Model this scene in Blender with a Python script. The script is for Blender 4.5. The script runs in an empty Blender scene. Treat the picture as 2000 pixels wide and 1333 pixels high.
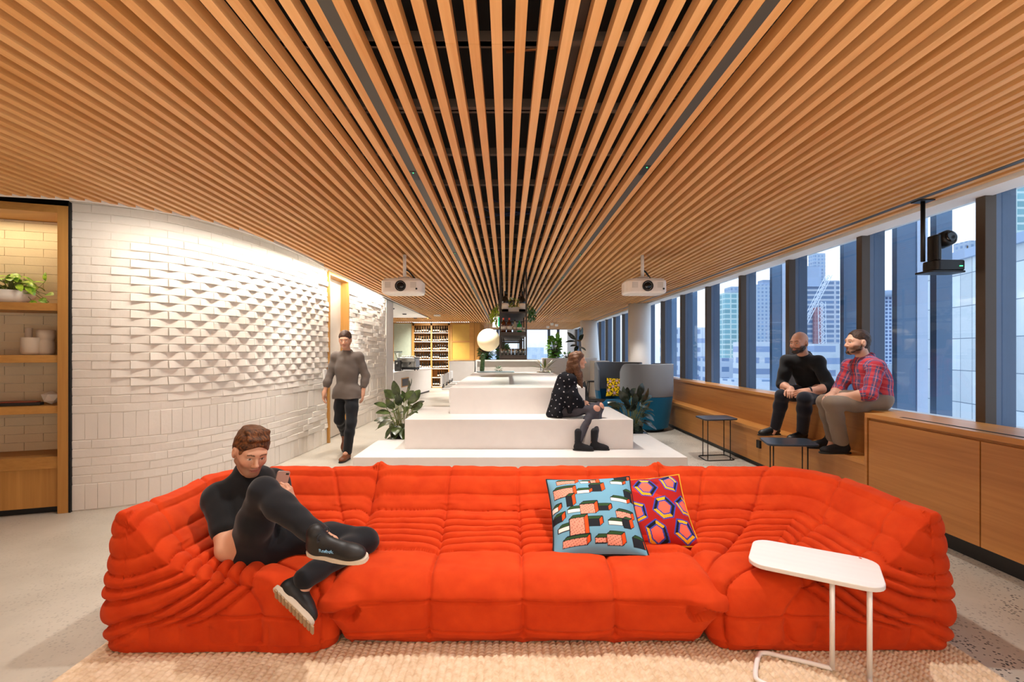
import bpy, bmesh, math, random
import numpy as np
from mathutils import Vector, Matrix
random.seed(7)
SC = bpy.context.scene
COL = SC.collection
PI = math.pi
F = 944.0; VX = 989.0; VY = 688.0; CH = 1.5      # lens (px), vanishing point, eye height

def P(x, y, d):
    """point at depth d (m) seen at photo position x, y"""
    return Vector(((x - VX) * d / F, d, CH - (y - VY) * d / F))

def lin(c):
    if isinstance(c, str):
        c = [int(c[i:i + 2], 16) / 255 for i in (0, 2, 4)]
    return [(v / 12.92 if v <= .04045 else ((v + .055) / 1.055) ** 2.4) for v in c]

# ------------------------------------------------------------------ materials
MATS = {}
def newmat(name):
    m = bpy.data.materials.new(name); m.use_nodes = True
    nt = m.node_tree; b = nt.nodes['Principled BSDF']
    MATS[name] = m
    return m, nt, b

def nd(nt, t, **kw):
    n = nt.nodes.new(t)
    for k, v in kw.items():
        if k in n.inputs.keys(): n.inputs[k].default_value = v
        else: setattr(n, k, v)
    return n

def coords(nt, scale=(1, 1, 1), rot=(0, 0, 0), kind='Object'):
    tc = nd(nt, 'ShaderNodeTexCoord'); mp = nd(nt, 'ShaderNodeMapping')
    mp.inputs['Scale'].default_value = scale; mp.inputs['Rotation'].default_value = rot
    nt.links.new(tc.outputs[kind], mp.inputs['Vector'])
    return mp.outputs['Vector']

def ramp(nt, fac, stops):
    r = nd(nt, 'ShaderNodeValToRGB'); e = r.color_ramp.elements
    while len(e) < len(stops): e.new(.5)
    for s, (p, c) in zip(e, stops):
        s.position = p; s.color = (*lin(c), 1)
    nt.links.new(fac, r.inputs['Fac'])
    return r.outputs['Color']

def bump(nt, b, h, dist=.002, strength=.5):
    bp = nd(nt, 'ShaderNodeBump'); bp.inputs['Distance'].default_value = dist; bp.inputs['Strength'].default_value = strength
    nt.links.new(h, bp.inputs['Height']); nt.links.new(bp.outputs['Normal'], b.inputs['Normal'])

def plain(name, c, rough=.5, metal=0, var=.06, scale=8, bmp=0, bscale=60, spec=.5, emit=None, estr=0):
    """a painted or moulded surface: colour with a little mottling, optional fine bump"""
    m, nt, b = newmat(name)
    v = coords(nt, (1, 1, 1))
    n = nd(nt, 'ShaderNodeTexNoise', Scale=scale, Detail=3.0)
    nt.links.new(v, n.inputs['Vector'])
    l = lin(c)
    mx = nd(nt, 'ShaderNodeMix', data_type='RGBA')
    mx.inputs[6].default_value = (*[max(0, x * (1 - var)) for x in l], 1)
    mx.inputs[7].default_value = (*[min(1, x * (1 + var)) for x in l], 1)
    nt.links.new(n.outputs['Fac'], mx.inputs[0]); nt.links.new(mx.outputs[2], b.inputs['Base Color'])
    b.inputs['Roughness'].default_value = rough; b.inputs['Metallic'].default_value = metal
    b.inputs['Specular IOR Level'].default_value = spec
    if bmp:
        n2 = nd(nt, 'ShaderNodeTexNoise', Scale=bscale, Detail=4.0); nt.links.new(v, n2.inputs['Vector'])
        bump(nt, b, n2.outputs['Fac'], bmp)
    if emit:
        b.inputs['Emission Color'].default_value = (*lin(emit), 1); b.inputs['Emission Strength'].default_value = estr
    return m

def wood(name, dark, light, grain='X', rough=.45, fine=55, strip=0, spec=.35):
    """long-grained veneer; grain = axis the fibres run along"""
    m, nt, b = newmat(name)
    s = {'X': (1.2, fine, fine), 'Y': (fine, 1.2, fine), 'Z': (fine, fine, 1.2)}[grain]
    v = coords(nt, s)
    n = nd(nt, 'ShaderNodeTexNoise', Scale=1.0, Detail=5.0, Roughness=.6); nt.links.new(v, n.inputs['Vector'])
    v2 = coords(nt, tuple(x * .12 for x in s))
    n2 = nd(nt, 'ShaderNodeTexNoise', Scale=1.0, Detail=2.0); nt.links.new(v2, n2.inputs['Vector'])
    add = nd(nt, 'ShaderNodeMath', operation='ADD'); nt.links.new(n.outputs['Fac'], add.inputs[0]); nt.links.new(n2.outputs['Fac'], add.inputs[1])
    hv = nd(nt, 'ShaderNodeMath', operation='MULTIPLY'); hv.inputs[1].default_value = .5; nt.links.new(add.outputs[0], hv.inputs[0])
    out = hv.outputs[0]
    if strip:                                              # each slat its own tone
        tc = nd(nt, 'ShaderNodeTexCoord'); sx = nd(nt, 'ShaderNodeSeparateXYZ'); nt.links.new(tc.outputs['Object'], sx.inputs[0])
        o = nd(nt, 'ShaderNodeMath', operation='MULTIPLY_ADD'); o.inputs[1].default_value = 1 / strip; o.inputs[2].default_value = .907
        nt.links.new(sx.outputs['X'], o.inputs[0])
        fl = nd(nt, 'ShaderNodeMath', operation='FLOOR'); nt.links.new(o.outputs[0], fl.inputs[0])
        wn = nd(nt, 'ShaderNodeTexWhiteNoise', noise_dimensions='1D'); nt.links.new(fl.outputs[0], wn.inputs['W'])
        ma = nd(nt, 'ShaderNodeMath', operation='MULTIPLY_ADD'); ma.inputs[1].default_value = .16; ma.inputs[2].default_value = -.08
        nt.links.new(wn.outputs['Value'], ma.inputs[0])
        ad = nd(nt, 'ShaderNodeMath', operation='ADD'); nt.links.new(out, ad.inputs[0]); nt.links.new(ma.outputs[0], ad.inputs[1]); out = ad.outputs[0]
    c = ramp(nt, out, [(.3, dark), (.7, light)])
    nt.links.new(c, b.inputs['Base Color']); b.inputs['Roughness'].default_value = rough
    b.inputs['Specular IOR Level'].default_value = spec
    bump(nt, b, n.outputs['Fac'], .0008, .3)
    return m

def attr_mat(name, rough=.5, bmp=0, bscale=200, spec=.4, sss=0):
    """surface whose own colours are stored on the mesh (print, skin, plaid)"""
    m, nt, b = newmat(name)
    a = nd(nt, 'ShaderNodeVertexColor', layer_name='Col')
    nt.links.new(a.outputs['Color'], b.inputs['Base Color'])
    b.inputs['Roughness'].default_value = rough; b.inputs['Specular IOR Level'].default_value = spec
    if sss:
        b.inputs['Subsurface Weight'].default_value = sss; b.inputs['Subsurface Radius'].default_value = (.01, .004, .002)
        b.inputs['Subsurface Scale'].default_value = .5
    if bmp:
        n = nd(nt, 'ShaderNodeTexNoise', Scale=bscale, Detail=3.0); nt.links.new(coords(nt), n.inputs['Vector'])
        bump(nt, b, n.outputs['Fac'], bmp)
    return m

def fabric(name, c, c2=None, rough=.85, scale=420, bmp=.0006, sheen=.15):
    m, nt, b = newmat(name)
    v = coords(nt)
    n = nd(nt, 'ShaderNodeTexNoise', Scale=float(scale), Detail=2.0); nt.links.new(v, n.inputs['Vector'])
    l = lin(c); c2 = lin(c2) if c2 else [x * .8 for x in l]
    mx = nd(nt, 'ShaderNodeMix', data_type='RGBA'); mx.inputs[6].default_value = (*c2, 1); mx.inputs[7].default_value = (*l, 1)
    nt.links.new(n.outputs['Fac'], mx.inputs[0]); nt.links.new(mx.outputs[2], b.inputs['Base Color'])
    b.inputs['Roughness'].default_value = rough; b.inputs['Specular IOR Level'].default_value = .2
    b.inputs['Sheen Weight'].default_value = sheen
    bump(nt, b, n.outputs['Fac'], bmp)
    return m

def glass(name, tint='ffffff', refl=.12):
    """thin clear pane: straight-through with a mirror-like sheen"""
    m = bpy.data.materials.new(name); m.use_nodes = True; nt = m.node_tree; nt.nodes.clear(); MATS[name] = m
    t = nd(nt, 'ShaderNodeBsdfTransparent'); t.inputs['Color'].default_value = (*lin(tint), 1)
    g = nd(nt, 'ShaderNodeBsdfGlossy'); g.inputs['Roughness'].default_value = .02
    mx = nd(nt, 'ShaderNodeMixShader'); o = nd(nt, 'ShaderNodeOutputMaterial'); mx.inputs[0].default_value = refl
    nt.links.new(t.outputs[0], mx.inputs[1]); nt.links.new(g.outputs[0], mx.inputs[2])
    nt.links.new(mx.outputs[0], o.inputs['Surface'])
    return m

# ------------------------------------------------------------------ objects
def link(o, parent=None):
    COL.objects.link(o)
    if parent is not None: o.parent = parent
    return o

def tag(o, label=None, cat=None, group=None, kind=None):
    if label: o['label'] = label
    if cat: o['category'] = cat
    if group: o['group'] = group
    if kind: o['kind'] = kind
    return o

def thing(name, label, cat, loc=(0, 0, 0), rz=0, group=None):
    o = bpy.data.objects.new(name, None); COL.objects.link(o)
    o.location = loc; o.rotation_euler = (0, 0, rz); o.empty_display_size = .1
    return tag(o, label, cat, group)

def copy_tree(o, parent=None):
    c = o.copy(); COL.objects.link(c)
    if parent is not None: c.parent = parent
    for ch in [x for x in bpy.data.objects if x.parent is o]: copy_tree(ch, c)
    return c

class MB:
    """collects verts and faces, links them as one mesh object"""
    def __init__(s): s.v = []; s.f = []; s.m = []; s.cur = 0
    def add(s, vs, fs):
        o = len(s.v); s.v += [tuple(v) for v in vs]; s.f += [tuple(i + o for i in f) for f in fs]; s.m += [s.cur] * len(fs)
        return s
    def mi(s, i): s.cur = i; return s
    def box(s, x0, x1, y0, y1, z0, z1, M=None):
        vs = [Vector((x, y, z)) for x in (x0, x1) for y in (y0, y1) for z in (z0, z1)]
        if M is not None: vs = [M @ v for v in vs]
        return s.add(vs, [(0, 1, 3, 2), (4, 6, 7, 5), (0, 4, 5, 1), (2, 3, 7, 6), (0, 2, 6, 4), (1, 5, 7, 3)])
    def prism(s, poly, z0, z1, M=None):
        n = len(poly)
        vs = [Vector((x, y, z0)) for x, y in poly] + [Vector((x, y, z1)) for x, y in poly]
        if M is not None: vs = [M @ v for v in vs]
        fs = [tuple(reversed(range(n))), tuple(range(n, 2 * n))] + [(i, (i + 1) % n, n + (i + 1) % n, n + i) for i in range(n)]
        return s.add(vs, fs)
    def tube(s, pts, r, seg=8, closed=False, cap=True):
        pts = [Vector(p) for p in pts]; n = len(pts)
        rs = r if isinstance(r, (list, tuple)) else [r] * n
        vs = []; up = None
        for i, p in enumerate(pts):
            a = pts[(i - 1) % n] if (closed or i > 0) else p
            b = pts[(i + 1) % n] if (closed or i < n - 1) else p
            t = (b - a).normalized()
            if up is None: up = Vector((0, 0, 1)) if abs(t.z) < .9 else Vector((1, 0, 0))
            u = (up - t * up.dot(t))
            if u.length < 1e-6: u = t.orthogonal()
            u.normalize(); w = t.cross(u); up = u
            for k in range(seg):
                an = 2 * PI * k / seg
                vs.append(p + (u * math.cos(an) + w * math.sin(an)) * rs[i])
        fs = []
        for i in range(n if closed else n - 1):
            j = (i + 1) % n
            for k in range(seg):
                k2 = (k + 1) % seg
                fs.append((i * seg + k, i * seg + k2, j * seg + k2, j * seg + k))
        if cap and not closed:
            fs.append(tuple(reversed(range(seg)))); fs.append(tuple(range((n - 1) * seg, n * seg)))
        return s.add(vs, fs)
    def lathe(s, prof, c=(0, 0, 0), seg=20, M=None):
        """prof: list of (r, z)"""
        c = Vector(c); vs = []
        for r, z in prof:
            for k in range(seg):
                an = 2 * PI * k / seg
                v = Vector((r * math.cos(an), r * math.sin(an), z))
                vs.append((M @ v if M is not None else v) + c)
        n = len(prof); fs = []
        for i in range(n - 1):
            for k in range(seg):
                k2 = (k + 1) % seg
                fs.append((i * seg + k, i * seg + k2, (i + 1) * seg + k2, (i + 1) * seg + k))
        if prof[0][0] > 1e-5: fs.append(tuple(reversed(range(seg))))
        if prof[-1][0] > 1e-5: fs.append(tuple(range((n - 1) * seg, n * seg)))
        return s.add(vs, fs)
    def grid(s, pts, nu, nv, cu=False, cv=False):
        fs = []
        for i in range(nu if cu else nu - 1):
            for j in range(nv if cv else nv - 1):
                i2 = (i + 1) % nu; j2 = (j + 1) % nv
                fs.append((i * nv + j, i2 * nv + j, i2 * nv + j2, i * nv + j2))
        return s.add(pts, fs)
    def build(s, name, mats, parent=None, smooth=False, bevel=0, bseg=2, sub=0, loc=None):
        me = bpy.data.meshes.new(name); me.from_pydata(s.v, [], s.f)
        mats = mats if isinstance(mats, (list, tuple)) else [mats]
        for m in mats: me.materials.append(m)
        if len(mats) > 1: me.polygons.foreach_set('material_index', s.m)
        me.validate()
        bm = bmesh.new(); bm.from_mesh(me)
        bmesh.ops.recalc_face_normals(bm, faces=bm.faces); bm.to_mesh(me); bm.free()
        if smooth:
            me.polygons.foreach_set('use_smooth', [True] * len(me.polygons))
        o = bpy.data.objects.new(name, me); link(o, parent)
        if loc is not None: o.location = loc
        if bevel:
            b = o.modifiers.new('bevel', 'BEVEL'); b.width = bevel; b.segments = bseg; b.limit_method = 'ANGLE'; b.angle_limit = .6
            if not smooth:
                me.polygons.foreach_set('use_smooth', [True] * len(me.polygons))
                b.harden_normals = True
        if sub:
            u = o.modifiers.new('sub', 'SUBSURF'); u.levels = sub; u.render_levels = sub
        return o

def struct(o):
    o['kind'] = 'structure'; return o

def rrect(w, d, r, n=5, cx=0, cy=0):
    """rounded rectangle outline"""
    out = []
    for sx, sy, a0 in ((1, 1, 0), (-1, 1, PI / 2), (-1, -1, PI), (1, -1, 1.5 * PI)):
        for k in range(n + 1):
            a = a0 + PI / 2 * k / n
            out.append((cx + sx * (w / 2 - r) + r * math.cos(a), cy + sy * (d / 2 - r) + r * math.sin(a)))
    return out

def catmull(pts, n=12, closed=False):
    pts = [Vector(p) for p in pts]; out = []; m = len(pts)
    for i in range(m if closed else m - 1):
        g = (lambda j: pts[j % m]) if closed else (lambda j: pts[min(max(j, 0), m - 1)])
        p0, p1, p2, p3 = g(i - 1), g(i), g(i + 1), g(i + 2)
        for k in range(n):
            t = k / n
            out.append(.5 * ((2 * p1) + (p2 - p0) * t + (2 * p0 - 5 * p1 + 4 * p2 - p3) * t * t + (3 * p1 - p0 - 3 * p2 + p3) * t ** 3))
    if not closed: out.append(pts[-1])
    return out

def frame_mat(origin, x, y=None, z=None):
    """matrix whose columns are the given axes"""
    M = Matrix.Identity(4)
    for i, a in enumerate((x, y, z)):
        for r in range(3): M[r][i] = a[r]
    for r in range(3): M[r][3] = origin[r]
    return M

# ------------------------------------------------------------------ soft solids (blended distance fields)
class Soft:
    """blend rounded cones and ellipsoids into one continuous skin"""
    def __init__(s): s.p = []
    def cone(s, a, b, ra, rb=None, k=.02, sub=False):
        s.p.append(('c', np.array(a, float), np.array(b, float), ra, ra if rb is None else rb, k, sub)); return s
    def chain(s, pts, rs, k=.02):
        for i in range(len(pts) - 1): s.cone(pts[i], pts[i + 1], rs[i], rs[i + 1], k)
        return s
    def ell(s, c, r, R=None, k=.02, sub=False):
        s.p.append(('e', np.array(c, float), np.array(r, float), np.eye(3) if R is None else np.array(R, float), 0, k, sub)); return s
    def cut(s, p, n):
        """drop everything on the side n points to"""
        s.p.append(('h', np.array(p, float), np.array(n, float) / np.linalg.norm(n), 0, 0, 0, True)); return s
    def bounds(s):
        lo = np.full(3, 1e9); hi = -lo
        for q in s.p:
            if q[6]: continue
            if q[0] == 'c':
                m = max(q[3], q[4])
                lo = np.minimum(lo, np.minimum(q[1], q[2]) - m); hi = np.maximum(hi, np.maximum(q[1], q[2]) + m)
            else:
                m = np.sqrt(((q[3] * q[2]) ** 2).sum(1)); lo = np.minimum(lo, q[1] - m); hi = np.maximum(hi, q[1] + m)
        return lo, hi
    def mesh(s, h, disp=None, keep=None):
        lo, hi = s.bounds(); lo = lo - 3 * h - .012; hi = hi + 3 * h + .012
        n = np.ceil((hi - lo) / h).astype(int) + 1
        D = np.full(n, 1.0, np.float32)
        ax = [lo[i] + h * np.arange(n[i]) for i in range(3)]
        for q in s.p:
            kind, A, B, C, rb, k, sub = q
            if kind == 'h':
                g = (ax[0][:, None, None] - A[0]) * B[0] + (ax[1][None, :, None] - A[1]) * B[1] + (ax[2][None, None, :] - A[2]) * B[2]
                np.maximum(D, g.astype(np.float32), out=D); continue
            if kind == 'c':
                m = max(C, rb); l = np.minimum(A, B) - m; u = np.maximum(A, B) + m
            else:
                m = np.sqrt(((C * B) ** 2).sum(1)); l = A - m; u = A + m
            mg = k + 4 * h + .006
            i0 = np.maximum(np.floor((l - mg - lo) / h).astype(int), 0); i1 = np.minimum(np.ceil((u + mg - lo) / h).astype(int) + 1, n)
            if (i1 <= i0).any(): continue
            sl = tuple(slice(a, b) for a, b in zip(i0, i1))
            X = ax[0][sl[0]][:, None, None]; Y = ax[1][sl[1]][None, :, None]; Z = ax[2][sl[2]][None, None, :]
            if kind == 'c':
                ba = B - A; L2 = max(float(ba @ ba), 1e-12)
                t = np.clip(((X - A[0]) * ba[0] + (Y - A[1]) * ba[1] + (Z - A[2]) * ba[2]) / L2, 0, 1)
                g = np.sqrt((X - A[0] - ba[0] * t) ** 2 + (Y - A[1] - ba[1] * t) ** 2 + (Z - A[2] - ba[2] * t) ** 2) - (C + (rb - C) * t)
            else:
                dx, dy, dz = X - A[0], Y - A[1], Z - A[2]
                q0 = [(dx * C[0, j] + dy * C[1, j] + dz * C[2, j]) for j in range(3)]
                k0 = np.sqrt(sum((q0[j] / B[j]) ** 2 for j in range(3))) + 1e-9
                k1 = np.sqrt(sum((q0[j] / B[j] ** 2) ** 2 for j in range(3))) + 1e-9
                g = k0 * (k0 - 1) / k1
            g = g.astype(np.float32); d = D[sl]
            if sub:
                g = -g; hh = np.maximum(k - np.abs(d - g), 0) / max(k, 1e-6); D[sl] = np.maximum(d, g) + hh * hh * k * .25
            else:
                hh = np.maximum(k - np.abs(d - g), 0) / max(k, 1e-6); D[sl] = np.minimum(d, g) - hh * hh * k * .25
        if disp is not None:
            D = D + disp(ax[0][:, None, None], ax[1][None, :, None], ax[2][None, None, :]).astype(np.float32)
        return surface(D, lo, h)

def surface(D, lo, h):
    """naive surface nets of the zero level"""
    S = D < 0
    nx, ny, nz = D.shape
    c = np.zeros((nx - 1, ny - 1, nz - 1), np.int8)
    for a in (0, 1):
        for b in (0, 1):
            for e in (0, 1): c += S[a:nx - 1 + a, b:ny - 1 + b, e:nz - 1 + e]
    act = (c > 0) & (c < 8)
    I = np.argwhere(act); idx = np.full(act.shape, -1, np.int64); idx[act] = np.arange(len(I))
    acc = np.zeros((len(I), 3)); cnt = np.zeros(len(I))
    cor = [(a, b, e) for a in (0, 1) for b in (0, 1) for e in (0, 1)]
    val = {q: D[I[:, 0] + q[0], I[:, 1] + q[1], I[:, 2] + q[2]] for q in cor}
    for q in cor:
        for ax in range(3):
            if q[ax]: continue
            r = list(q); r[ax] = 1; r = tuple(r)
            va, vb = val[q], val[r]; m = (va < 0) != (vb < 0)
            t = np.where(m, va / np.where(m, va - vb, 1), 0)
            p = np.array(q, float)[None, :].repeat(len(I), 0); p[:, ax] += t
            acc[m] += p[m]; cnt[m] += 1
    V = lo + h * (I + acc / cnt[:, None])
    Fs = []
    for ax in range(3):
        o1, o2 = [(1, 2), (2, 0), (0, 1)][ax]
        sl0 = [slice(None)] * 3; sl1 = [slice(None)] * 3; sl0[ax] = slice(0, -1); sl1[ax] = slice(1, None)
        A = S[tuple(sl0)]; B = S[tuple(sl1)]
        E = np.argwhere(A != B)
        ok = (E[:, o1] > 0) & (E[:, o2] > 0) & (E[:, o1] < D.shape[o1] - 1) & (E[:, o2] < D.shape[o2] - 1)
        E = E[ok]; fl = A[tuple(E.T)]
        def g(da, db):
            q = E.copy(); q[:, o1] -= da; q[:, o2] -= db
            return idx[tuple(q.T)]
        quad = np.stack([g(1, 1), g(0, 1), g(0, 0), g(1, 0)], 1)
        quad[~fl] = quad[~fl][:, ::-1]
        Fs.append(quad)
    Fq = np.concatenate(Fs)
    return V, Fq

def np_obj(name, V, Fq, mat, parent=None, col=None, smooth=True, relax=0):
    me = bpy.data.meshes.new(name)
    V = np.asarray(V, float)
    if relax:
        for _ in range(relax):
            s = np.zeros_like(V); n = np.zeros(len(V))
            for a in range(4):
                b = (a + 1) % 4
                np.add.at(s, Fq[:, a], V[Fq[:, b]]); np.add.at(n, Fq[:, a], 1)
                np.add.at(s, Fq[:, b], V[Fq[:, a]]); np.add.at(n, Fq[:, b], 1)
            V = V * .5 + .5 * s / np.maximum(n, 1)[:, None]
    me.vertices.add(len(V)); me.vertices.foreach_set('co', V.astype(np.float32).ravel())
    k = Fq.shape[1]
    me.loops.add(Fq.size); me.loops.foreach_set('vertex_index', Fq.astype(np.int32).ravel())
    me.polygons.add(len(Fq)); me.polygons.foreach_set('loop_start', np.arange(0, Fq.size, k, dtype=np.int32))
    me.update(); me.validate()
    if smooth: me.polygons.foreach_set('use_smooth', np.ones(len(me.polygons), bool))
    if mat is not None: me.materials.append(mat)
    if col is not None:
        a = me.color_attributes.new('Col', 'FLOAT_COLOR', 'POINT')
        c = np.ones((len(V), 4), np.float32); c[:, :3] = col; a.data.foreach_set('color', c.ravel())
    o = bpy.data.objects.new(name, me); link(o, parent)
    return o
# ================================================================== camera, world
cam = bpy.data.cameras.new('camera'); cam.sensor_width = 36; cam.lens = F * 36 / 2000
cam.shift_x = (1000 - VX) / 2000; cam.shift_y = (VY - 666.5) / 2000; cam.clip_end = 1000; cam.clip_start = .05
co = bpy.data.objects.new('camera', cam); COL.objects.link(co); co.location = (0, 0, CH); co.rotation_euler = (PI / 2, 0, 0)
SC.camera = co
SC.view_settings.view_transform = 'Standard'; SC.view_settings.look = 'None'; SC.view_settings.gamma = 1
SC.view_settings.exposure = 0.35
SC.cycles.max_bounces = 6; SC.cycles.adaptive_threshold = .03; SC.cycles.diffuse_bounces = 4; SC.cycles.glossy_bounces = 2; SC.cycles.transmission_bounces = 2; SC.cycles.transparent_max_bounces = 10
w = bpy.data.worlds.new('world'); SC.world = w; w.use_nodes = True
wb = w.node_tree.nodes['Background']
wt = nd(w.node_tree, 'ShaderNodeTexCoord'); wsep = nd(w.node_tree, 'ShaderNodeSeparateXYZ')
w.node_tree.links.new(wt.outputs['Generated'], wsep.inputs[0])
wc = ramp(w.node_tree, wsep.outputs['Z'], [(0.0, 'cfd4da'), (.08, 'f4f7fa'), (.5, 'dfe9f7')])
w.node_tree.links.new(wc, wb.inputs['Color']); wb.inputs['Strength'].default_value = 1.9

# ================================================================== materials
M_slat = wood('ceiling_timber', 'cc8f4e', 'e8b478', 'Y', .5, 38, strip=.0927)
M_black = plain('black_void', '0b0a09', .9)
M_rail = plain('rail_paint', '4a3d33', .7)
M_dark = plain('black_metal', '1b1b1c', .4, .3)
M_charcoal = plain('charcoal_metal', '2b2826', .5, .2)
M_track = plain('track_grey', '45433c', .5)
M_brick = plain('white_brick', 'e6e0d8', .9, 0, .05, 5, .0025, 30, spec=.1)
M_mortar = plain('mortar', 'e0d9cf', .9, 0, .06, 20, .002, 90)
M_white = plain('white_plaster', 'e9e6e2', .7, 0, .02, 4)
M_stone = plain('white_solid_surface', 'e4dfda', .42, 0, .05, 7)
M_oak = wood('shelf_oak', 'a8763a', 'c8944e', 'Z', .5, 40)
M_oakh = wood('shelf_oak_flat', 'a8763a', 'c8944e', 'X', .5, 40)
M_bench = wood('bench_timber', 'aa6e38', 'd09650', 'Y', .36, 30)
M_benchv = wood('bench_riser', 'a06834', 'c48a4a', 'Y', .4, 30)
M_bronze = plain('bronze_frame', '4b3f35', .45, .3)
M_bluemetal = plain('blue_grey_mullion', '5c6a80', .5, .2)
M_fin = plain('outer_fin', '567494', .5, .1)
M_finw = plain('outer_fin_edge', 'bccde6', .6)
M_glass = glass('window_glass', 'e6eef6', .05)
M_doorgrey = plain('door_laminate', 'cfc8bd', .45)

def floor_mat():
    m, nt, b = newmat('polished_concrete')
    v = coords(nt)
    n = nd(nt, 'ShaderNodeTexNoise', Scale=1.1, Detail=6.0, Roughness=.6); nt.links.new(v, n.inputs['Vector'])
    base = ramp(nt, n.outputs['Fac'], [(.3, 'aea79b'), (.7, 'cbc4b8')])
    vo = nd(nt, 'ShaderNodeTexVoronoi', Scale=46.0); nt.links.new(v, vo.inputs['Vector'])
    n2 = nd(nt, 'ShaderNodeTexNoise', Scale=70.0, Detail=2.0); nt.links.new(v, n2.inputs['Vector'])
    ms = nd(nt, 'ShaderNodeMath', operation='MULTIPLY_ADD'); ms.inputs[1].default_value = .35
    nt.links.new(n2.outputs['Fac'], ms.inputs[0]); nt.links.new(vo.outputs['Distance'], ms.inputs[2])
    sp = nd(nt, 'ShaderNodeMapRange'); sp.inputs['From Min'].default_value = .43; sp.inputs['From Max'].default_value = .50
    sp.inputs['To Min'].default_value = 1; sp.inputs['To Max'].default_value = 0
    nt.links.new(ms.outputs[0], sp.inputs['Value'])
    # exposed aggregate is denser by the window than along the brick wall
    tc = nd(nt, 'ShaderNodeTexCoord'); sx = nd(nt, 'ShaderNodeSeparateXYZ'); nt.links.new(tc.outputs['Object'], sx.inputs[0])
    dn = nd(nt, 'ShaderNodeMapRange'); dn.inputs['From Min'].default_value = -2.5; dn.inputs['From Max'].default_value = 2.2
    dn.inputs['To Min'].default_value = .22; dn.inputs['To Max'].default_value = .95; nt.links.new(sx.outputs['X'], dn.inputs['Value'])
    n3 = nd(nt, 'ShaderNodeTexNoise', Scale=2.3, Detail=4.0); nt.links.new(v, n3.inputs['Vector'])
    r3 = nd(nt, 'ShaderNodeMapRange'); r3.inputs['From Min'].default_value = .38; r3.inputs['From Max'].default_value = .6; nt.links.new(n3.outputs['Fac'], r3.inputs['Value'])
    m1 = nd(nt, 'ShaderNodeMath', operation='MULTIPLY'); nt.links.new(sp.outputs[0], m1.inputs[0]); nt.links.new(dn.outputs[0], m1.inputs[1])
    m2 = nd(nt, 'ShaderNodeMath', operation='MULTIPLY'); nt.links.new(m1.outputs[0], m2.inputs[0]); nt.links.new(r3.outputs[0], m2.inputs[1])
    mx = nd(nt, 'ShaderNodeMix', data_type='RGBA'); mx.inputs[7].default_value = (*lin('33363a'), 1)
    nt.links.new(m2.outputs[0], mx.inputs[0]); nt.links.new(base, mx.inputs[6]); nt.links.new(mx.outputs[2], b.inputs['Base Color'])
    b.inputs['Roughness'].default_value = .33; b.inputs['Specular IOR Level'].default_value = .4
    return m
M_floor = floor_mat()

# ================================================================== floor
struct(MB().box(-7, 4.2, -4, 30, -.1, 0).build('floor', M_floor))

# ================================================================== brick wall curve
WALL = catmull([(-4.6, 4.34, 0), (-4.08, 4.538, 0), (-3.72, 4.69, 0), (-3.43, 4.95, 0), (-3.2, 5.5, 0), (-3.034, 6.495, 0), (-2.95, 7.955, 0),
                (-2.93, 9.377, 0), (-2.91, 10.567, 0), (-2.90, 11.6, 0)], 24)
_c = [0.0]
for a, b in zip(WALL[:-1], WALL[1:]): _c.append(_c[-1] + (b - a).length)
WS = np.array(_c); WXY = np.array([(p.x, p.y) for p in WALL])
def wall_at(s):
    x = float(np.interp(s, WS, WXY[:, 0])); y = float(np.interp(s, WS, WXY[:, 1]))
    x2 = float(np.interp(s + .04, WS, WXY[:, 0])); y2 = float(np.interp(s + .04, WS, WXY[:, 1]))
    x1 = float(np.interp(s - .04, WS, WXY[:, 0])); y1 = float(np.interp(s - .04, WS, WXY[:, 1]))
    t = Vector((x2 - x1, y2 - y1, 0)).normalized()
    return Vector((x, y, 0)), t, Vector((t.y, -t.x, 0))      # point, along, towards the room
def s_of(d): return float(np.interp(d, WXY[:, 1], WS))
S0 = s_of(4.538); SD0 = s_of(7.955); SD1 = s_of(8.93); SE = s_of(11.6)

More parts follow.
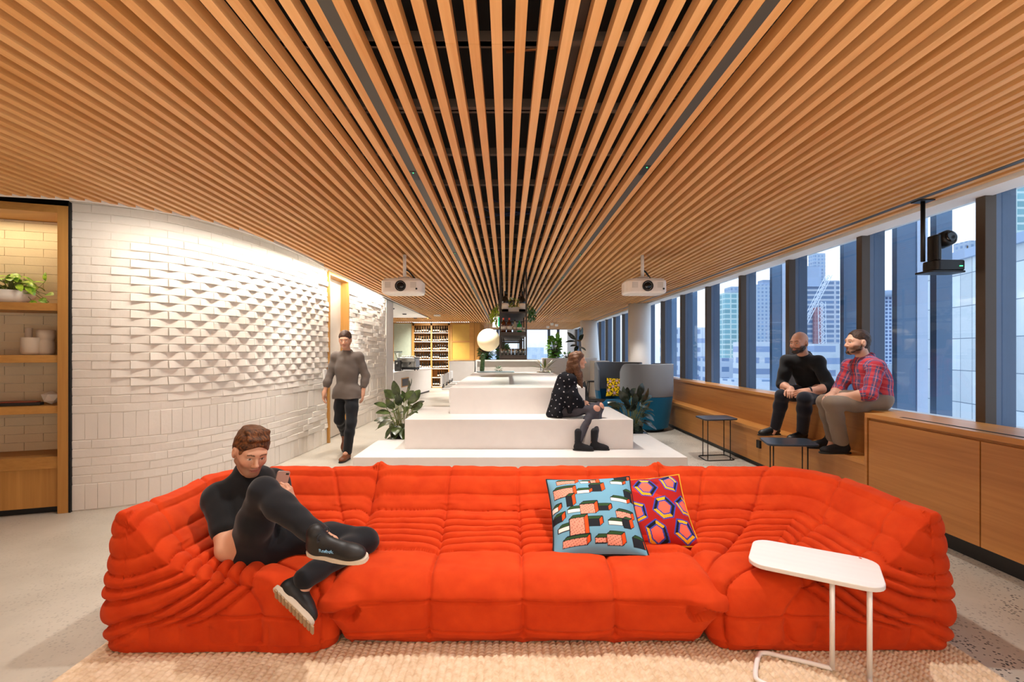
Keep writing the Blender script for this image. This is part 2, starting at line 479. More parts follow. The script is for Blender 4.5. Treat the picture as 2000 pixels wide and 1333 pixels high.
wb_ = MB()
for i in range(len(WALL) - 1):                            # backing the bricks are laid on
    for j in (0,):
        a, ta, na = wall_at(WS[i]); b, tb, nb = wall_at(WS[i + 1])
        if WS[i + 1] < S0 - .02 or (WS[i] > SD0 - .01 and WS[i + 1] < SD1 + .01): continue
        pa, pb = a - na * .006, b - nb * .006
        qa, qb = a - na * .16, b - nb * .16
        z = 3.1; U = Vector((0, 0, z))
        wb_.add([pa, pb, qb, qa, pa + U, pb + U, qb + U, qa + U],
                [(0, 1, 5, 4), (1, 2, 6, 5), (2, 3, 7, 6), (3, 0, 4, 7), (4, 5, 6, 7), (3, 2, 1, 0)])
def ease(x): x = min(max(x, 0), 1); return x * x * (3 - 2 * x)
rb = random.Random(3)
wb_.mi(1)
def brick(s0, s1, z0, z1, prot, g=.004, tilt=0):
    """prot: protrusion at a set of stations along the brick"""
    n = len(prot); z0 += g; z1 -= g; s0 += g; s1 -= g
    if s1 - s0 < .03: return
    rows = []
    for i in range(n):
        s = s0 + (s1 - s0) * i / (n - 1); p, t, nn = wall_at(s); e = prot[i]; c = .005
        rows.append([p - nn * .02 + Vector((0, 0, z0)), p + nn * (e + tilt - c) + Vector((0, 0, z0)), p + nn * (e + tilt) + Vector((0, 0, z0 + c)),
                     p + nn * (e - tilt) + Vector((0, 0, z1 - c)), p + nn * (e - tilt - c) + Vector((0, 0, z1)), p - nn * .02 + Vector((0, 0, z1))])
    vs = [v for r in rows for v in r]; fs = []
    for i in range(n - 1):
        for j in range(5): fs.append((i * 6 + j, (i + 1) * 6 + j, (i + 1) * 6 + j + 1, i * 6 + j + 1))
    fs.append((5, 4, 3, 2, 1, 0)); k = (n - 1) * 6; fs.append((k, k + 1, k + 2, k + 3, k + 4, k + 5))
    wb_.add(vs, fs)
def clipb(s0, s1):
    s0 = max(s0, S0); s1 = min(s1, SE)
    out = [(s0, s1)]
    if s1 > SD0 and s0 < SD1: out = [(s0, SD0), (SD1, s1)]
    return [(a, b) for a, b in out if b - a > .03]
BL = .3
zs = [.25 + .0828 * i for i in range(6)]; z2 = .664 + .254
zs2 = [z2 + .0828 * i for i in range(25)]
row = 0
for z0 in zs[:-1] + zs2[:-1]:
    z1 = z0 + .0828; row += 1
    off = (row % 2) * BL / 2
    for k in range(-1, int((SE - S0) / BL) + 2):
        a0 = S0 + k * BL - off; zc = (z0 + z1) / 2
        for a, b in clipb(a0, a0 + BL):
            u = (a + b) / 2 - S0
            A = .040 * ease((u - .15) / .9) * ease((4.1 - u) / 1.0) * ease((zc - .95) / .45) * ease((2.75 - zc) / .5)
            R = .024 * ease((u - 2.3) / 1.4)
            j = rb.uniform(-.5, .5) * (.004 + R) + R * .3
            if A > .002:
                st = [abs(2 * i / 8 - 1) ** 1.15 * A + j for i in range(9)]
            else: st = [j + rb.uniform(-1, 1) * .002 for i in range(4)]
            brick(a, b, z0, z1, st, .0024, rb.uniform(-1, 1) * .003 + (.004 if A > .004 else 0))
for z0, z1 in ((0.003, .25), (.664, z2)):
    k = 0
    while S0 + k * .0986 < SE:
        for a, b in clipb(S0 + k * .0986, S0 + (k + 1) * .0986):
            R = .012 * ease(((a + b) / 2 - S0 - 1.8) / 1.2); j = rb.uniform(-.5, .5) * (.004 + R)
            brick(a, b, z0, z1, [j, j + rb.uniform(-1, 1) * .002], .0024)
        k += 1
struct(wb_.build('wall_left', [M_mortar, M_brick]))

# door in the brick wall
dp0, dt0, dn0 = wall_at(SD0 + .002); dp1, dt1, dn1 = wall_at(SD1 - .002)
ax = (dp1 - dp0).normalized(); dn = Vector((ax.y, -ax.x, 0)); L = (dp1 - dp0).length
DM = frame_mat(dp0, ax, dn, Vector((0, 0, 1)))
bk_ = MB(); bk_.box(-.14, .0, -.16, -.006, 0, 3.1, DM); bk_.box(L, L + .14, -.16, -.006, 0, 3.1, DM); bk_.box(-.14, L + .14, -.32, -.16, 0, 3.1, DM); bk_.box(0, L, -.16, -.006, 2.86, 3.1, DM)
struct(bk_.build('wall_left_backing', M_mortar))
dr = MB(); dr.box(.045, L - .045, -.15, -.11, .012, 2.78, DM)
door = struct(dr.build('door_1', M_doorgrey, bevel=.002))
fr = MB(); fr.box(0, .045, -.15, .035, 0, 2.86, DM); fr.box(L - .045, L, -.15, .035, 0, 2.86, DM); fr.box(.045, L - .045, -.15, .035, 2.78, 2.86, DM)
fr.build('door_frame', M_oak, door, bevel=.002)
MB().tube([DM @ Vector((.13, -.11, 1.02)), DM @ Vector((.13, -.055, 1.02)), DM @ Vector((.25, -.055, 1.02))], .009, 8).build('door_handle', M_dark, door, smooth=True)
sw, st, sn = wall_at(SD0 - .16)
SM = frame_mat(sw + sn * .03, st, sn, Vector((0, 0, 1)))
b = MB(); b.box(-.045, .045, -.03, .012, 1.0, 1.22, SM); b.build('access_panel', M_white, None, bevel=.004)
tag(bpy.data.objects['access_panel'], 'white switch panel on the bricks beside the tall door', 'switch')

# pier at the end of the brick wall, side walls, rear wall
struct(MB().box(-3.2, -2.88, 11.6, 12.3, 0, 3.1).build('wall_pier', M_white))
struct(MB().box(-7.1, -7, -4, 21, 0, 3.4).build('wall_west', M_white))
struct(MB().box(-7, 4.2, -4.1, -4, 0, 3.4).build('wall_rear', M_white))
struct(MB().box(-7, -3.0, 12.2, 12.3, 0, 3.4).build('wall_bar', M_white))

# ================================================================== slatted ceiling
ZC = CH + 1.237
EDGE = [(-7.0, 2.9), (-5.0, 3.42), (-4.03, 3.80), (-3.526, 3.92), (-3.24, 4.083), (-2.925, 4.39), (-2.76, 4.747), (-2.64, 5.26), (-2.6, 6.278), (-2.64, 7.12), (-2.68, 8.714), (-2.72, 10.81), (-2.79, 17.9)]
EX = np.array([e[0] for e in EDGE]); EY = np.array([e[1] for e in EDGE])
SP = .0927; SWD = .0424; SH = .055
sl = MB(); rs = random.Random(11)
cuts0 = [-1.09, 1.1, 3.29, 5.48, 7.67, 9.86, 12.05, 14.24, 16.43, 18.62]
ks = []
for k in range(-80, 39):
    X = -.0377 + SP * k
    spans = []
    if X > -2.6: spans = [(-3.9, 20.1)]
    elif X > -2.79:
        i0 = float(np.interp(X, EX[:9], EY[:9])); spans = [(-3.9, i0)]
        # far part of the edge leans slowly outwards
        far = [(x, y) for x, y in EDGE[8:]]
        xs = np.array([-q[0] for q in far]); ys = np.array([q[1] for q in far])
        spans.append((float(np.interp(-X, xs, ys)), 20.1))
    else:
        i0 = float(np.interp(X, EX[:9], EY[:9])); spans = [(-3.9, i0)]
        if X > -6.9: spans.append((17.9, 20.1))
    for a, b in spans:
        cc = sorted([c for c in cuts0 + ([1.94] if -4 <= k <= 0 else []) if a + .02 < c < b - .02])
        pts = [a] + cc + [b]
        for q0, q1 in zip(pts[:-1], pts[1:]):
            dz = rs.uniform(-.0008, .0008)
            sl.box(X - SWD / 2, X + SWD / 2, q0 + .001, q1 - .001, ZC + dz, ZC + SH)
# cross slats over the far lounge
y = 20.25
while y < 26.4:
    sl.box(-1.15, 3.6, y, y + .0424, ZC, ZC + SH); y += SP * 1.6
struct(sl.build('ceiling_slats', M_slat))
rl = MB(); d = -3.7
while d < 20:
    rl.box(-6.9 if d < 2.6 else -2.55, 3.58, d - .018, d + .018, ZC + SH + .001, ZC + SH + .04); d += .5725
for x in (-2.2, -1.0, .3, 1.5, 2.8): rl.box(x - .02, x + .02, -3.8, 20, ZC + .1, ZC + .16)
for x, dd in ((-.2, 1.98), (.1, 2.52)): rl.box(x - 1.1, x + .35, dd + .03, dd + .075, ZC + SH + .001, ZC + SH + .045)
struct(rl.build('ceiling_rails', M_rail))
vo = MB(); vo.box(-7, 4.2, -4, 26.6, 3.4, 3.5); vo.box(3.6, 3.62, -4, 26.6, ZC + .02, 3.4)
struct(vo.build('ceiling_void', M_black))
# services in the void
M_duct = plain('duct_foil', '5a5650', .5, .5); M_red = plain('sprinkler_red', '8a2018', .5); M_cable = plain('blue_cable', '2b3d6b', .6)
M_copper = plain('copper', '8b5a35', .4, .8)
dk = MB()
for x, d0, d1, r in ((1.9, 2.4, 4.4, .16), (-1.6, 3.2, 8, .18), (.9, 5, 12, .14), (2.6, 6, 15, .2)):
    dk.tube([(x, d0, 3.12), (x, d1, 3.12)], r, 14)
dk.box(.85, 1.45, 2.0, 3.0, 2.98, 3.3)
for y in np.arange(2.05, 2.95, .045): dk.box(.87, 1.43, y, y + .015, 2.955, 2.985)
tag(dk.build('air_duct', M_duct, None, smooth=False), 'grey air ducts in the dark void above the timber slats', 'duct', kind='stuff')
rp = MB(); rp.tube([(.19, 1.6, 3.05), (.19, 20, 3.05)], .016, 8); rp.tube([(-2.0, 9, 3.05), (3.3, 9, 3.05)], .016, 8)
struct(rp.build('ceiling_pipe', M_red, smooth=True))
cb = MB()
for i in range(7):
    x0 = -.6 + i * .22
    cb.tube(catmull([(x0, 4.6 + .05 * i, 3.0), (x0 + .3, 5.0, 2.9 + .02 * i), (x0 + .7, 5.1, 2.98), (x0 + 1.1, 5.4, 3.05)], 6), .009, 6)
tag(cb.build('ceiling_cables', M_cable, smooth=True), 'blue data cables looped above the timber slats', 'cables', kind='stuff')
cp = MB()
cp.tube(catmull([(-.33, 1.72, 2.93), (-.2, 1.8, 2.87), (-.02, 1.74, 2.95)], 6), .014, 6); cp.tube([(0, 2.25, 2.9), (.22, 2.22, 2.9)], .008, 6)
tag(cp.build('ceiling_hose', M_copper, smooth=True), 'braided copper hose showing between the slats overhead', 'hose', kind='stuff')

# black service tracks in the slat gaps, each with its sensor plates
def track(X, d0, d1, lab, plates):
    t = thing('service_track', lab, 'ceiling track', (X, d0, ZC), 0, 'black tracks in the slatted ceiling')
    MB().box(-.026, .026, 0, d1 - d0, -.002, .05).build('channel', M_track, t)
    for d in plates:
        o = MB().box(-.02, .02, d - d0, d - d0 + .16, -.006, 0).build('sensor_plate', M_dark, t)
        MB().lathe([(.004, 0), (.004, .003), (0, .003)], (0, d - d0 + .02, -.0085), 8).build('indicator', MATS['led_green'], o)
plain('led_green', '30d080', .4, emit='40ff90', estr=2.0)
track(-.64, -3.8, 20, 'black ceiling track over the sofa back, on the brick wall side', (3.3, 6.0, 9.2, 12.5))
track(.936, -3.8, 20, 'black ceiling track over the patterned cushions, between centre and window', (3.2, 6.1, 8.0, 11.0))
track(3.33, -3.8, 20, 'narrow black ceiling track running close along the window wall', ())

# soffit strip and cove
struct(MB().box(3.585, 3.80, -4, 26.6, ZC - .012, ZC + .1).build('trim_1', M_white))
cv = MB()
ep = [Vector((x, y, 0)) for x, y in EDGE[2:]] ; ep = catmull(ep, 8)
for a, b in zip(ep[:-1], ep[1:]):
    t = (b - a).normalized(); n = Vector((-t.y, t.x, 0))
    a2, b2 = a + n * .025, b + n * .025; U0 = Vector((0, 0, ZC - .004)); U1 = Vector((0, 0, ZC + .11))
    cv.add([a + U0, b + U0, b2 + U0, a2 + U0, a + U1, b + U1, b2 + U1, a2 + U1], [(0, 1, 2, 3), (7, 6, 5, 4), (0, 4, 5, 1), (2, 6, 7, 3)])
struct(cv.build('trim_2', M_white))
# plaster ceiling over the bar, and the closure above the cove
struct(MB().prism([(-7, 12.3), (-2.9, 12.3), (-2.78, 10.9), (-2.74, 10.9), (-2.86, 17.85), (-7, 17.85)], ZC + .03, ZC + .12).build('ceiling_plaster', M_white))
struct(MB().box(-2.80, -2.765, 10.9, 17.9, ZC - .01, ZC + .1).build('trim_3', M_dark))

# ================================================================== window wall
XW = 3.77
wn = 0
ms = [3.81 + 1.3125 * i for i in range(-3, 18)]
fr = MB()
zb, zt = .93, ZC
for i, d in enumerate(ms):
    o = MB()
    o.mi(0).box(XW - .03, XW + .06, d - .035, d + .045, zb, zt)
    o.mi(1).box(XW + .05, XW + .22, d - .03, d + .05, zb - .3, zt + .3)
    struct(o.build('trim_4' if i == 0 else 'trim_4.%03d' % i, [M_bronze, M_bluemetal], bevel=.004))
for i, (a, b) in enumerate(zip(ms[:-1], ms[1:])):
    g = MB().box(XW + .10, XW + .112, a + .05, b - .03, zb - .1, zt + .1)
    struct(g.build('window_%d' % (i + 1), M_glass))
struct(MB().box(XW - .03, XW + .3, -4, 27, -.1, zb - .02).build('wall_right', M_white))
struct(MB().box(XW + .0, XW + .3, -4, 27, zt + .06, 3.5).build('wall_right_head', M_white))
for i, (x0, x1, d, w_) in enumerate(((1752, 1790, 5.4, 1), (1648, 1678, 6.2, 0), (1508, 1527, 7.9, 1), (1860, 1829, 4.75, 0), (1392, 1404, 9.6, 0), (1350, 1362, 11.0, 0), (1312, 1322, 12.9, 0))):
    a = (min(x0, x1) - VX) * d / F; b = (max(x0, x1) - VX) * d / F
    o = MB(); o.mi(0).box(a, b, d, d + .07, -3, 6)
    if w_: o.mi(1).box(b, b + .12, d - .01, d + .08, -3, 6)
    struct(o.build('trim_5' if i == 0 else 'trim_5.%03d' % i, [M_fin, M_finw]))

# round columns
struct(MB().lathe([(.285, 0), (.285, ZC + .05)], (3.44, 12.5, 0), 40).build('column_1', M_white, smooth=True))
c2 = MB(); c2.tube([(3.42, 19.2, 0), (3.26, 19.2, ZC + .05)], [.36, .33], 36); struct(c2.build('column_2', M_white, smooth=True))

# far end: back windows and their frame
fb = MB()
YB = 26.5
for x in (972, 1072, 1090, 1128): 
    X = (x - VX) * YB / F; fb.box(X - .07, X + .07, YB - .1, YB + .1, .6, 2.75)
fb.box(-2, 4, YB - .1, YB + .1, 2.72, 3.4); fb.box(-2, 4, YB - .1, YB + .1, 0, .75)
struct(fb.build('trim_6', M_bluemetal))
struct(MB().box((1107 - VX) * YB / F, 4, YB - .3, YB - .15, 0, 3.0).build('wall_back', M_white))
struct(MB().box(-1.6, 2.6, YB, YB + .012, .7, 2.75).build('window_30', M_glass))
# ================================================================== stepped white platform
t = thing('stepped_platform', 'white stepped platform rising in three tiers behind the orange sofa', 'platform', (.17, 5.96, 0))
def loc(o, par):
    o.matrix_parent_inverse = Matrix.Translation(-par.location); return o
pl = MB().prism([(-1.894, 5.96), (2.235, 5.96), (2.235, 7.68), (1.62, 7.68), (1.62, 7.17), (-1.28, 7.17), (-1.28, 7.2), (-1.894, 7.2)], .003, .2)
loc(pl.build('lower_tier', M_stone, t, bevel=.004), t)
loc(MB().box(-1.363, 1.70, 6.48, 8.0, .2, .594).build('seat_tier', M_stone, t, bevel=.004), t)
loc(MB().box(-.828, 1.153, 7.07, 12.6, .594, .98).build('table_tier', M_stone, t, bevel=.004), t)
loc(MB().box(-.55, .9, 8.6, 12.4, .003, .594).build('table_base', M_stone, t), t)
M_inlay = plain('glass_inlay', 'e2e6de', .3, 0, .06, 3)
i_ = MB(); i_.box(-.25, .55, 7.5, 12.2, .98, .983); loc(i_.build('glass_inlay', M_inlay, t), t)

# ================================================================== window bench and cabinet
t = thing('window_bench', 'long two step timber bench running under the windows', 'bench', (3.4, 9, 0))
BX0, BX1 = 3.26, 3.473
e0, e1 = 4.40, 16.0
b = MB(); b.box(BX0, BX1 + .02, e0, e1, .47, .512); loc(b.build('lower_seat', M_bench, t, bevel=.003), t)
b = MB(); b.box(BX0 + .012, BX0 + .035, e0, e1, .06, .47); loc(b.build('lower_riser', M_benchv, t), t)
b = MB(); b.box(BX0 + .04, BX0 + .06, e0, e1, 0.002, .06); loc(b.build('kick_board', M_dark, t), t)
b = MB(); b.box(BX1, 3.735, e0, e1, .906, .946); loc(b.build('upper_seat', M_bench, t, bevel=.003), t)
b = MB(); b.box(BX1 + .012, BX1 + .035, e0, e1, .512, .906); loc(b.build('upper_riser', M_benchv, t), t)
b = MB(); b.box(3.245, 3.275, 6.20, 6.28, .26, .36)
o = loc(b.build('power_outlet', M_dark, t, bevel=.003), t)
# cabinet with the flap top
t = thing('window_cabinet', 'timber cabinet with flush doors and a slotted top at the end of the window bench', 'cabinet', (3.4, 3, 0))
CZ = .946
b = MB(); b.box(BX0, 3.735, .4, e0, CZ - .04, CZ)
loc(b.build('cabinet_top', M_bench, t, bevel=.003), t)
b = MB(); b.box(BX0 + .03, 3.73, .4, e0 - .03, .15, CZ - .04); b.box(BX0, 3.73, e0 - .03, e0, .15, CZ - .04)
loc(b.build('body', M_benchv, t), t)
for a, c in ((3.335, e0 - .045), (1.9, 3.325), (.45, 1.89)):
    b = MB(); b.box(BX0 + .004, BX0 + .03, a, c, .155, CZ - .062); loc(b.build('door', M_benchv, t, bevel=.002), t)
b = MB(); b.box(BX0 + .12, 3.7, .4, e0 - .05, .002, .15); loc(b.build('plinth', M_dark, t), t)
b = MB(); b.box(BX0 + .075, BX0 + .105, 3.12, 4.1, CZ, CZ + .002); loc(b.build('slot', M_black, t), t)
b = MB(); b.box(BX0 + .09, BX0 + .24, 2.3, 2.95, CZ, CZ + .003); loc(b.build('flap', M_bluemetal, t), t)

# ================================================================== timber shelf unit
u = Vector((-.487, -.167, 0)).normalized(); nin = Vector((u.y, -u.x, 0))      # u runs out of frame, nin into the room?
if nin.y > 0: nin = -nin
org = Vector((-4.085, 4.522, 0))
SU = frame_mat(org, u, -nin, Vector((0, 0, 1)))                # local: x along the front, y into the wall
t = thing('shelf_unit', 'built-in timber shelf unit beside the white brick wall', 'shelving', org)
def sp(mb, name, mat, par=None, bev=.002):
    return loc(mb.build(name, mat, par or t, bevel=bev), t) if par is None else mb.build(name, mat, par, bevel=bev)
W_ = 1.5; TH = .085
sp(MB().box(0.004, TH, -.02, .42, .0, 2.86, SU), 'side_post', M_oak)
sp(MB().box(W_ - TH, W_, -.02, .42, .0, 2.86, SU), 'side_post', M_oak)
sp(MB().box(TH, W_ - TH, -.018, .42, 2.79, 2.86, SU), 'header', M_oakh)
for z in (1.953, 1.472, 1.0):
    sp(MB().box(TH, W_ - TH, .0, .42, z - .07, z, SU), 'shelf', M_oakh)
sp(MB().box(TH, W_ - TH, -.005, .42, .42, .53, SU), 'base_ledge', M_oakh)
sp(MB().box(TH, W_ - TH, .02, .04, .06, .418, SU), 'door', M_oak)
sp(MB().box(TH, W_ - TH, .06, .08, .0, .06, SU), 'plinth', M_dark)
M_bback = plain('brick_back', 'd8c6a4', .8, 0, .08, 6, .002, 60)
bb = MB(); bb.mi(0).box(TH, W_ - TH, .42, .44, 0, 2.86, SU); bb.mi(1)
z = .53; r_ = 0
while z < 2.78:
    r_ += 1; x = TH - (r_ % 2) * .15
    while x < W_ - TH:
        a, c = max(x, TH) + .002, min(x + .3, W_ - TH) - .002
        if c - a > .02: bb.box(a, c, .408, .42, z + .002, min(z + .0825, 2.785), SU)
        x += .3
    z += .0828
loc(bb.build('back_panel', [M_mortar, M_bback], t), t)
MB().box(-.012, .002, -.02, .3, 0, 2.9, SU).build('trim_7', M_black)['kind'] = 'structure'

def shelf_pt(x, y, z):
    """photo column x on the shelf, depth y behind its front edge"""
    best = None
    for i in range(200):
        p = SU @ Vector((i * .0075, y, z))
        px = VX + F * p.x / p.y
        if best is None or abs(px - x) < best[0]: best = (abs(px - x), p)
    return best[1]
M_cer = plain('ceramic_cream', 'cdbca6', .65, 0, .05, 14); M_cerw = plain('ceramic_white', 'e6dfd4', .35, 0, .03, 10)
def pot(name, lab, cat, x, z, prof, mat, y=.16, seg=28):
    p = shelf_pt(x, y, z)
    o = MB().lathe(prof, (0, 0, 0), seg).build(name, mat, smooth=True, loc=p)
    tag(o, lab, cat); return o
pot('vase', 'squat cream ceramic vessel on the second shelf, left of the waisted one', 'vase', 60.5, 1.472,
    [(.001, .0), (.055, .0), (.07, .012), (.076, .03), (.077, .06), (.077, .163), (.07, .165), (.066, .158), (.06, .02), (.001, .018)], M_cer)
pot('vase', 'waisted cream ceramic vase on the second shelf against the side post', 'vase', 89, 1.472,
    [(.001, 0), (.055, 0), (.066, .012), (.069, .05), (.067, .12), (.057, .138), (.06, .15), (.069, .165), (.07, .235), (.064, .238), (.06, .23), (.055, .16), (.001, .15)], M_cer, .2)
p = shelf_pt(56, .21, 1.472)
b = MB().lathe([(.02, 0), (.022, .01), (.03, .255), (.026, .257), (.018, .02), (.001, .02)], (0, 0, 0), 20).build('tall_beaker', M_cer, smooth=True, loc=p)
tag(b, 'slim flared beaker standing behind the squat cream vessel', 'vase')
# faceted ornament and slate board
pf = shelf_pt(102, .17, 1.0)
fo = MB(); rr = random.Random(4)
bm_ = bmesh.new(); bmesh.ops.create_icosphere(bm_, subdivisions=1, radius=.075)
for v in bm_.verts: v.co *= rr.uniform(.75, 1.15); v.co.x *= 1.15
zm = min(v.co.z for v in bm_.verts)
me = bpy.data.meshes.new('faceted_ornament'); bm_.to_mesh(me); bm_.free(); me.materials.append(M_cerw)
o = link(bpy.data.objects.new('faceted_ornament', me)); o.location = pf + Vector((0, 0, -zm))
tag(o, 'white faceted ornament on the third shelf beside the post', 'ornament')
M_slate = plain('slate', '2a2624', .6, 0, .2, 20); M_red2 = plain('red_lacquer', '8a3a22', .5)
b = MB(); L_ = [shelf_pt(x, yy, 1.0) for x, yy in ((-60, .08), (78, .08), (86, .14), (60, .24), (-60, .24))]
n_ = len(L_)
def slab(pts, z0, z1):
    m = MB(); q = [Vector((p.x, p.y, z0)) for p in pts] + [Vector((p.x, p.y, z1)) for p in pts]; k = len(pts)
    return m.add(q, [tuple(reversed(range(k))), tuple(range(k, 2 * k))] + [(i, (i + 1) % k, k + (i + 1) % k, k + i) for i in range(k)])
bt = thing('serving_board', 'dark slate serving board with a reddish top on the third shelf', 'board', (L_[0] + L_[2]) / 2)
loc(slab(L_, 1.002, 1.03).build('board', M_slate, bt, bevel=.004), bt)
cen = sum(L_, Vector()) / n_
loc(slab([cen + (p - cen) * .9 for p in L_], 1.03, 1.038).build('inlay', M_red2, bt, bevel=.002), bt)

# ================================================================== small tables
def ring(poly, r, z, n=6):
    return MB().tube([(x, y, z) for x, y in poly], r, 8, closed=True)
M_tabletop = plain('dark_blue_top', '2c3440', .35, 0, .05)
def black_table(lab, loc_, rz, w_, h_):
    t = thing('side_table', lab, 'side table', loc_, rz, 'small black side tables')
    o = rrect(w_, w_ * .82, .06, 5)
    o = [(x + y * .18, y) for x, y in o]
    MB().prism(o, h_ - .02, h_).build('tabletop', M_tabletop, t, bevel=.006)
    base = [(x * .86, y * .8) for x, y in o]
    ring(base, .007, .008).build('base_frame', M_dark, t, smooth=True)
    for (x, y) in ((-.36, -.25), (.28, -.32), (.34, .22), (-.3, .25)):
        X = x * w_; Y = y * w_; X += Y * .18
        MB().tube([(X, Y, .008), (X, Y, h_ - .018)], .0065, 8).build('leg', M_dark, t, smooth=True)
    return t
black_table('small black side table on the floor in front of the bench, nearer the blue chairs', (2.96, 6.82, 0), .15, .50, .58)
black_table('small black side table close behind the sofa, below the two seated men', (2.93, 5.02, 0), -.1, .50, .575)

# white C table over the sofa
M_wtop = wood('white_stained_top', 'e6e6e6', 'f4f3f1', 'X', .35, 26)
M_wmet = plain('white_metal', 'e9e7e4', .35)
t = thing('side_table', 'white side table with a thin wire frame pulled over the sofa seat', 'side table', (1.54, 2.43, 0), -.555)
MB().prism(rrect(.56, .375, .085, 6), .425, .45).build('tabletop', M_wtop, t, bevel=.006)
for x in (.075, .215):
    MB().tube([(x, -.165, .024), (x, -.165, .425)], .011, 10).build('leg', M_wmet, t, smooth=True)
MB().tube(catmull([(.075, -.165, .025), (-.13, -.185, .025), (-.205, -.20, .025), (-.225, -.25, .025), (-.225, -.40, .025), (-.205, -.44, .025), (-.13, -.45, .025), (.10, -.45, .025), (.19, -.445, .025), (.215, -.40, .025), (.215, -.165, .025)], 5), .011, 8).build('base_frame', M_wmet, t, smooth=True)

# ================================================================== jute rug
def jute():
    m, nt, b = newmat('jute_weave')
    a = nd(nt, 'ShaderNodeTexNoise', Scale=30.0, Detail=3.0); nt.links.new(coords(nt), a.inputs['Vector'])
    c = ramp(nt, a.outputs['Fac'], [(.2, 'c2a684'), (.5, 'd8c2a4'), (.8, 'e6d4bc')])
    nt.links.new(c, b.inputs['Base Color']); b.inputs['Roughness'].default_value = .9
    f = nd(nt, 'ShaderNodeTexNoise', Scale=300.0, Detail=2.0); nt.links.new(coords(nt, (1, .35, 1)), f.inputs['Vector'])
    bump(nt, b, f.outputs['Fac'], .002, .6)
    return m
M_jute = jute()
rx0, rx1, ry0, ry1 = -2.05, 2.27, .9, 3.0
nx, ny = 900, 300
xs = np.linspace(rx0, rx1, nx); ys = np.linspace(ry0 + .8, 2.75, ny)
Xg, Yg = np.meshgrid(xs, ys, indexing='ij')
px_, py_ = .036, .024
br = np.abs(np.sin(PI * Xg / px_)) ** .6                     # rows of plaits running away from the camera
side = np.sign(np.sin(2 * PI * Xg / px_))
pl_ = np.abs(np.sin(PI * (Yg / py_ + .35 * side * np.abs(np.cos(PI * Xg / px_))) + np.floor(Xg / px_) * 1.3)) ** .7
Zg = .006 + .014 * br * (.35 + .65 * pl_)
V = np.stack([Xg, Yg, Zg], -1).reshape(-1, 3)
ii, jj = np.meshgrid(np.arange(nx - 1), np.arange(ny - 1), indexing='ij')
q = (ii * ny + jj).ravel(); Fq = np.stack([q, q + ny, q + ny + 1, q + 1], 1)
t = np_obj('jute_rug', V, Fq, M_jute)
tag(t, 'chunky natural jute rug under the orange sofa', 'rug')
bb = MB().box(rx0, rx1, ry0 + .8, 2.75, .001, .006); bb.box(rx0, rx1, ry0, ry0 + .8, .001, .012); bb.box(rx0, rx1, 2.75, ry1, .001, .012)
o = bb.build('backing', M_jute, t)
# ================================================================== orange sofa
def sofa_mat():
    m, nt, b = newmat('orange_wool')
    v = coords(nt)
    n = nd(nt, 'ShaderNodeTexNoise', Scale=500.0, Detail=2.0); nt.links.new(v, n.inputs['Vector'])
    n2 = nd(nt, 'ShaderNodeTexNoise', Scale=9.0, Detail=3.0); nt.links.new(v, n2.inputs['Vector'])
    ad = nd(nt, 'ShaderNodeMath', operation='MULTIPLY_ADD'); ad.inputs[1].default_value = .35
    nt.links.new(n.outputs['Fac'], ad.inputs[0]); nt.links.new(n2.outputs['Fac'], ad.inputs[2])
    c = ramp(nt, ad.outputs[0], [(.35, 'bb330d'), (.95, 'd04416')])
    nt.links.new(c, b.inputs['Base Color']); b.inputs['Roughness'].default_value = .85; b.inputs['Specular IOR Level'].default_value = .15
    b.inputs['Sheen Weight'].default_value = .08; b.inputs['Sheen Tint'].default_value = (1, .5, .3, 1)
    bump(nt, b, ad.outputs[0], .0012, .5)
    return m
M_sofa = sofa_mat()
PE = np.array([-.1, 0, .03, .08, .14, .20, .28, .36, .50, .65, .85, 1.05, 2.0])
PZ = np.array([.56, .60, .665, .70, .69, .62, .52, .455, .41, .378, .365, .352, .352])
SEAMS = np.array([-.9, -.62, -.53, -.44, -.35, -.26, -.17, -.06, .03, .165, .25, .325, .39, .455, .52, .585, .65, .725, 1.3, 2.2])
SAMP = np.array([.0, .02, .024, .026, .026, .026, .024, .018, .014, .018, .022, .038, .050, .056, .056, .056, .050, .036, .0])

def noise2(x, y, s, seed):
    r = np.random.RandomState(seed); o = np.zeros_like(x)
    for _ in range(6):
        a = r.uniform(0, 2 * PI); f = s * r.uniform(.6, 1.6); o += np.sin(f * (x * math.cos(a) + y * math.sin(a)) + r.uniform(0, 6.28))
    return o / 6

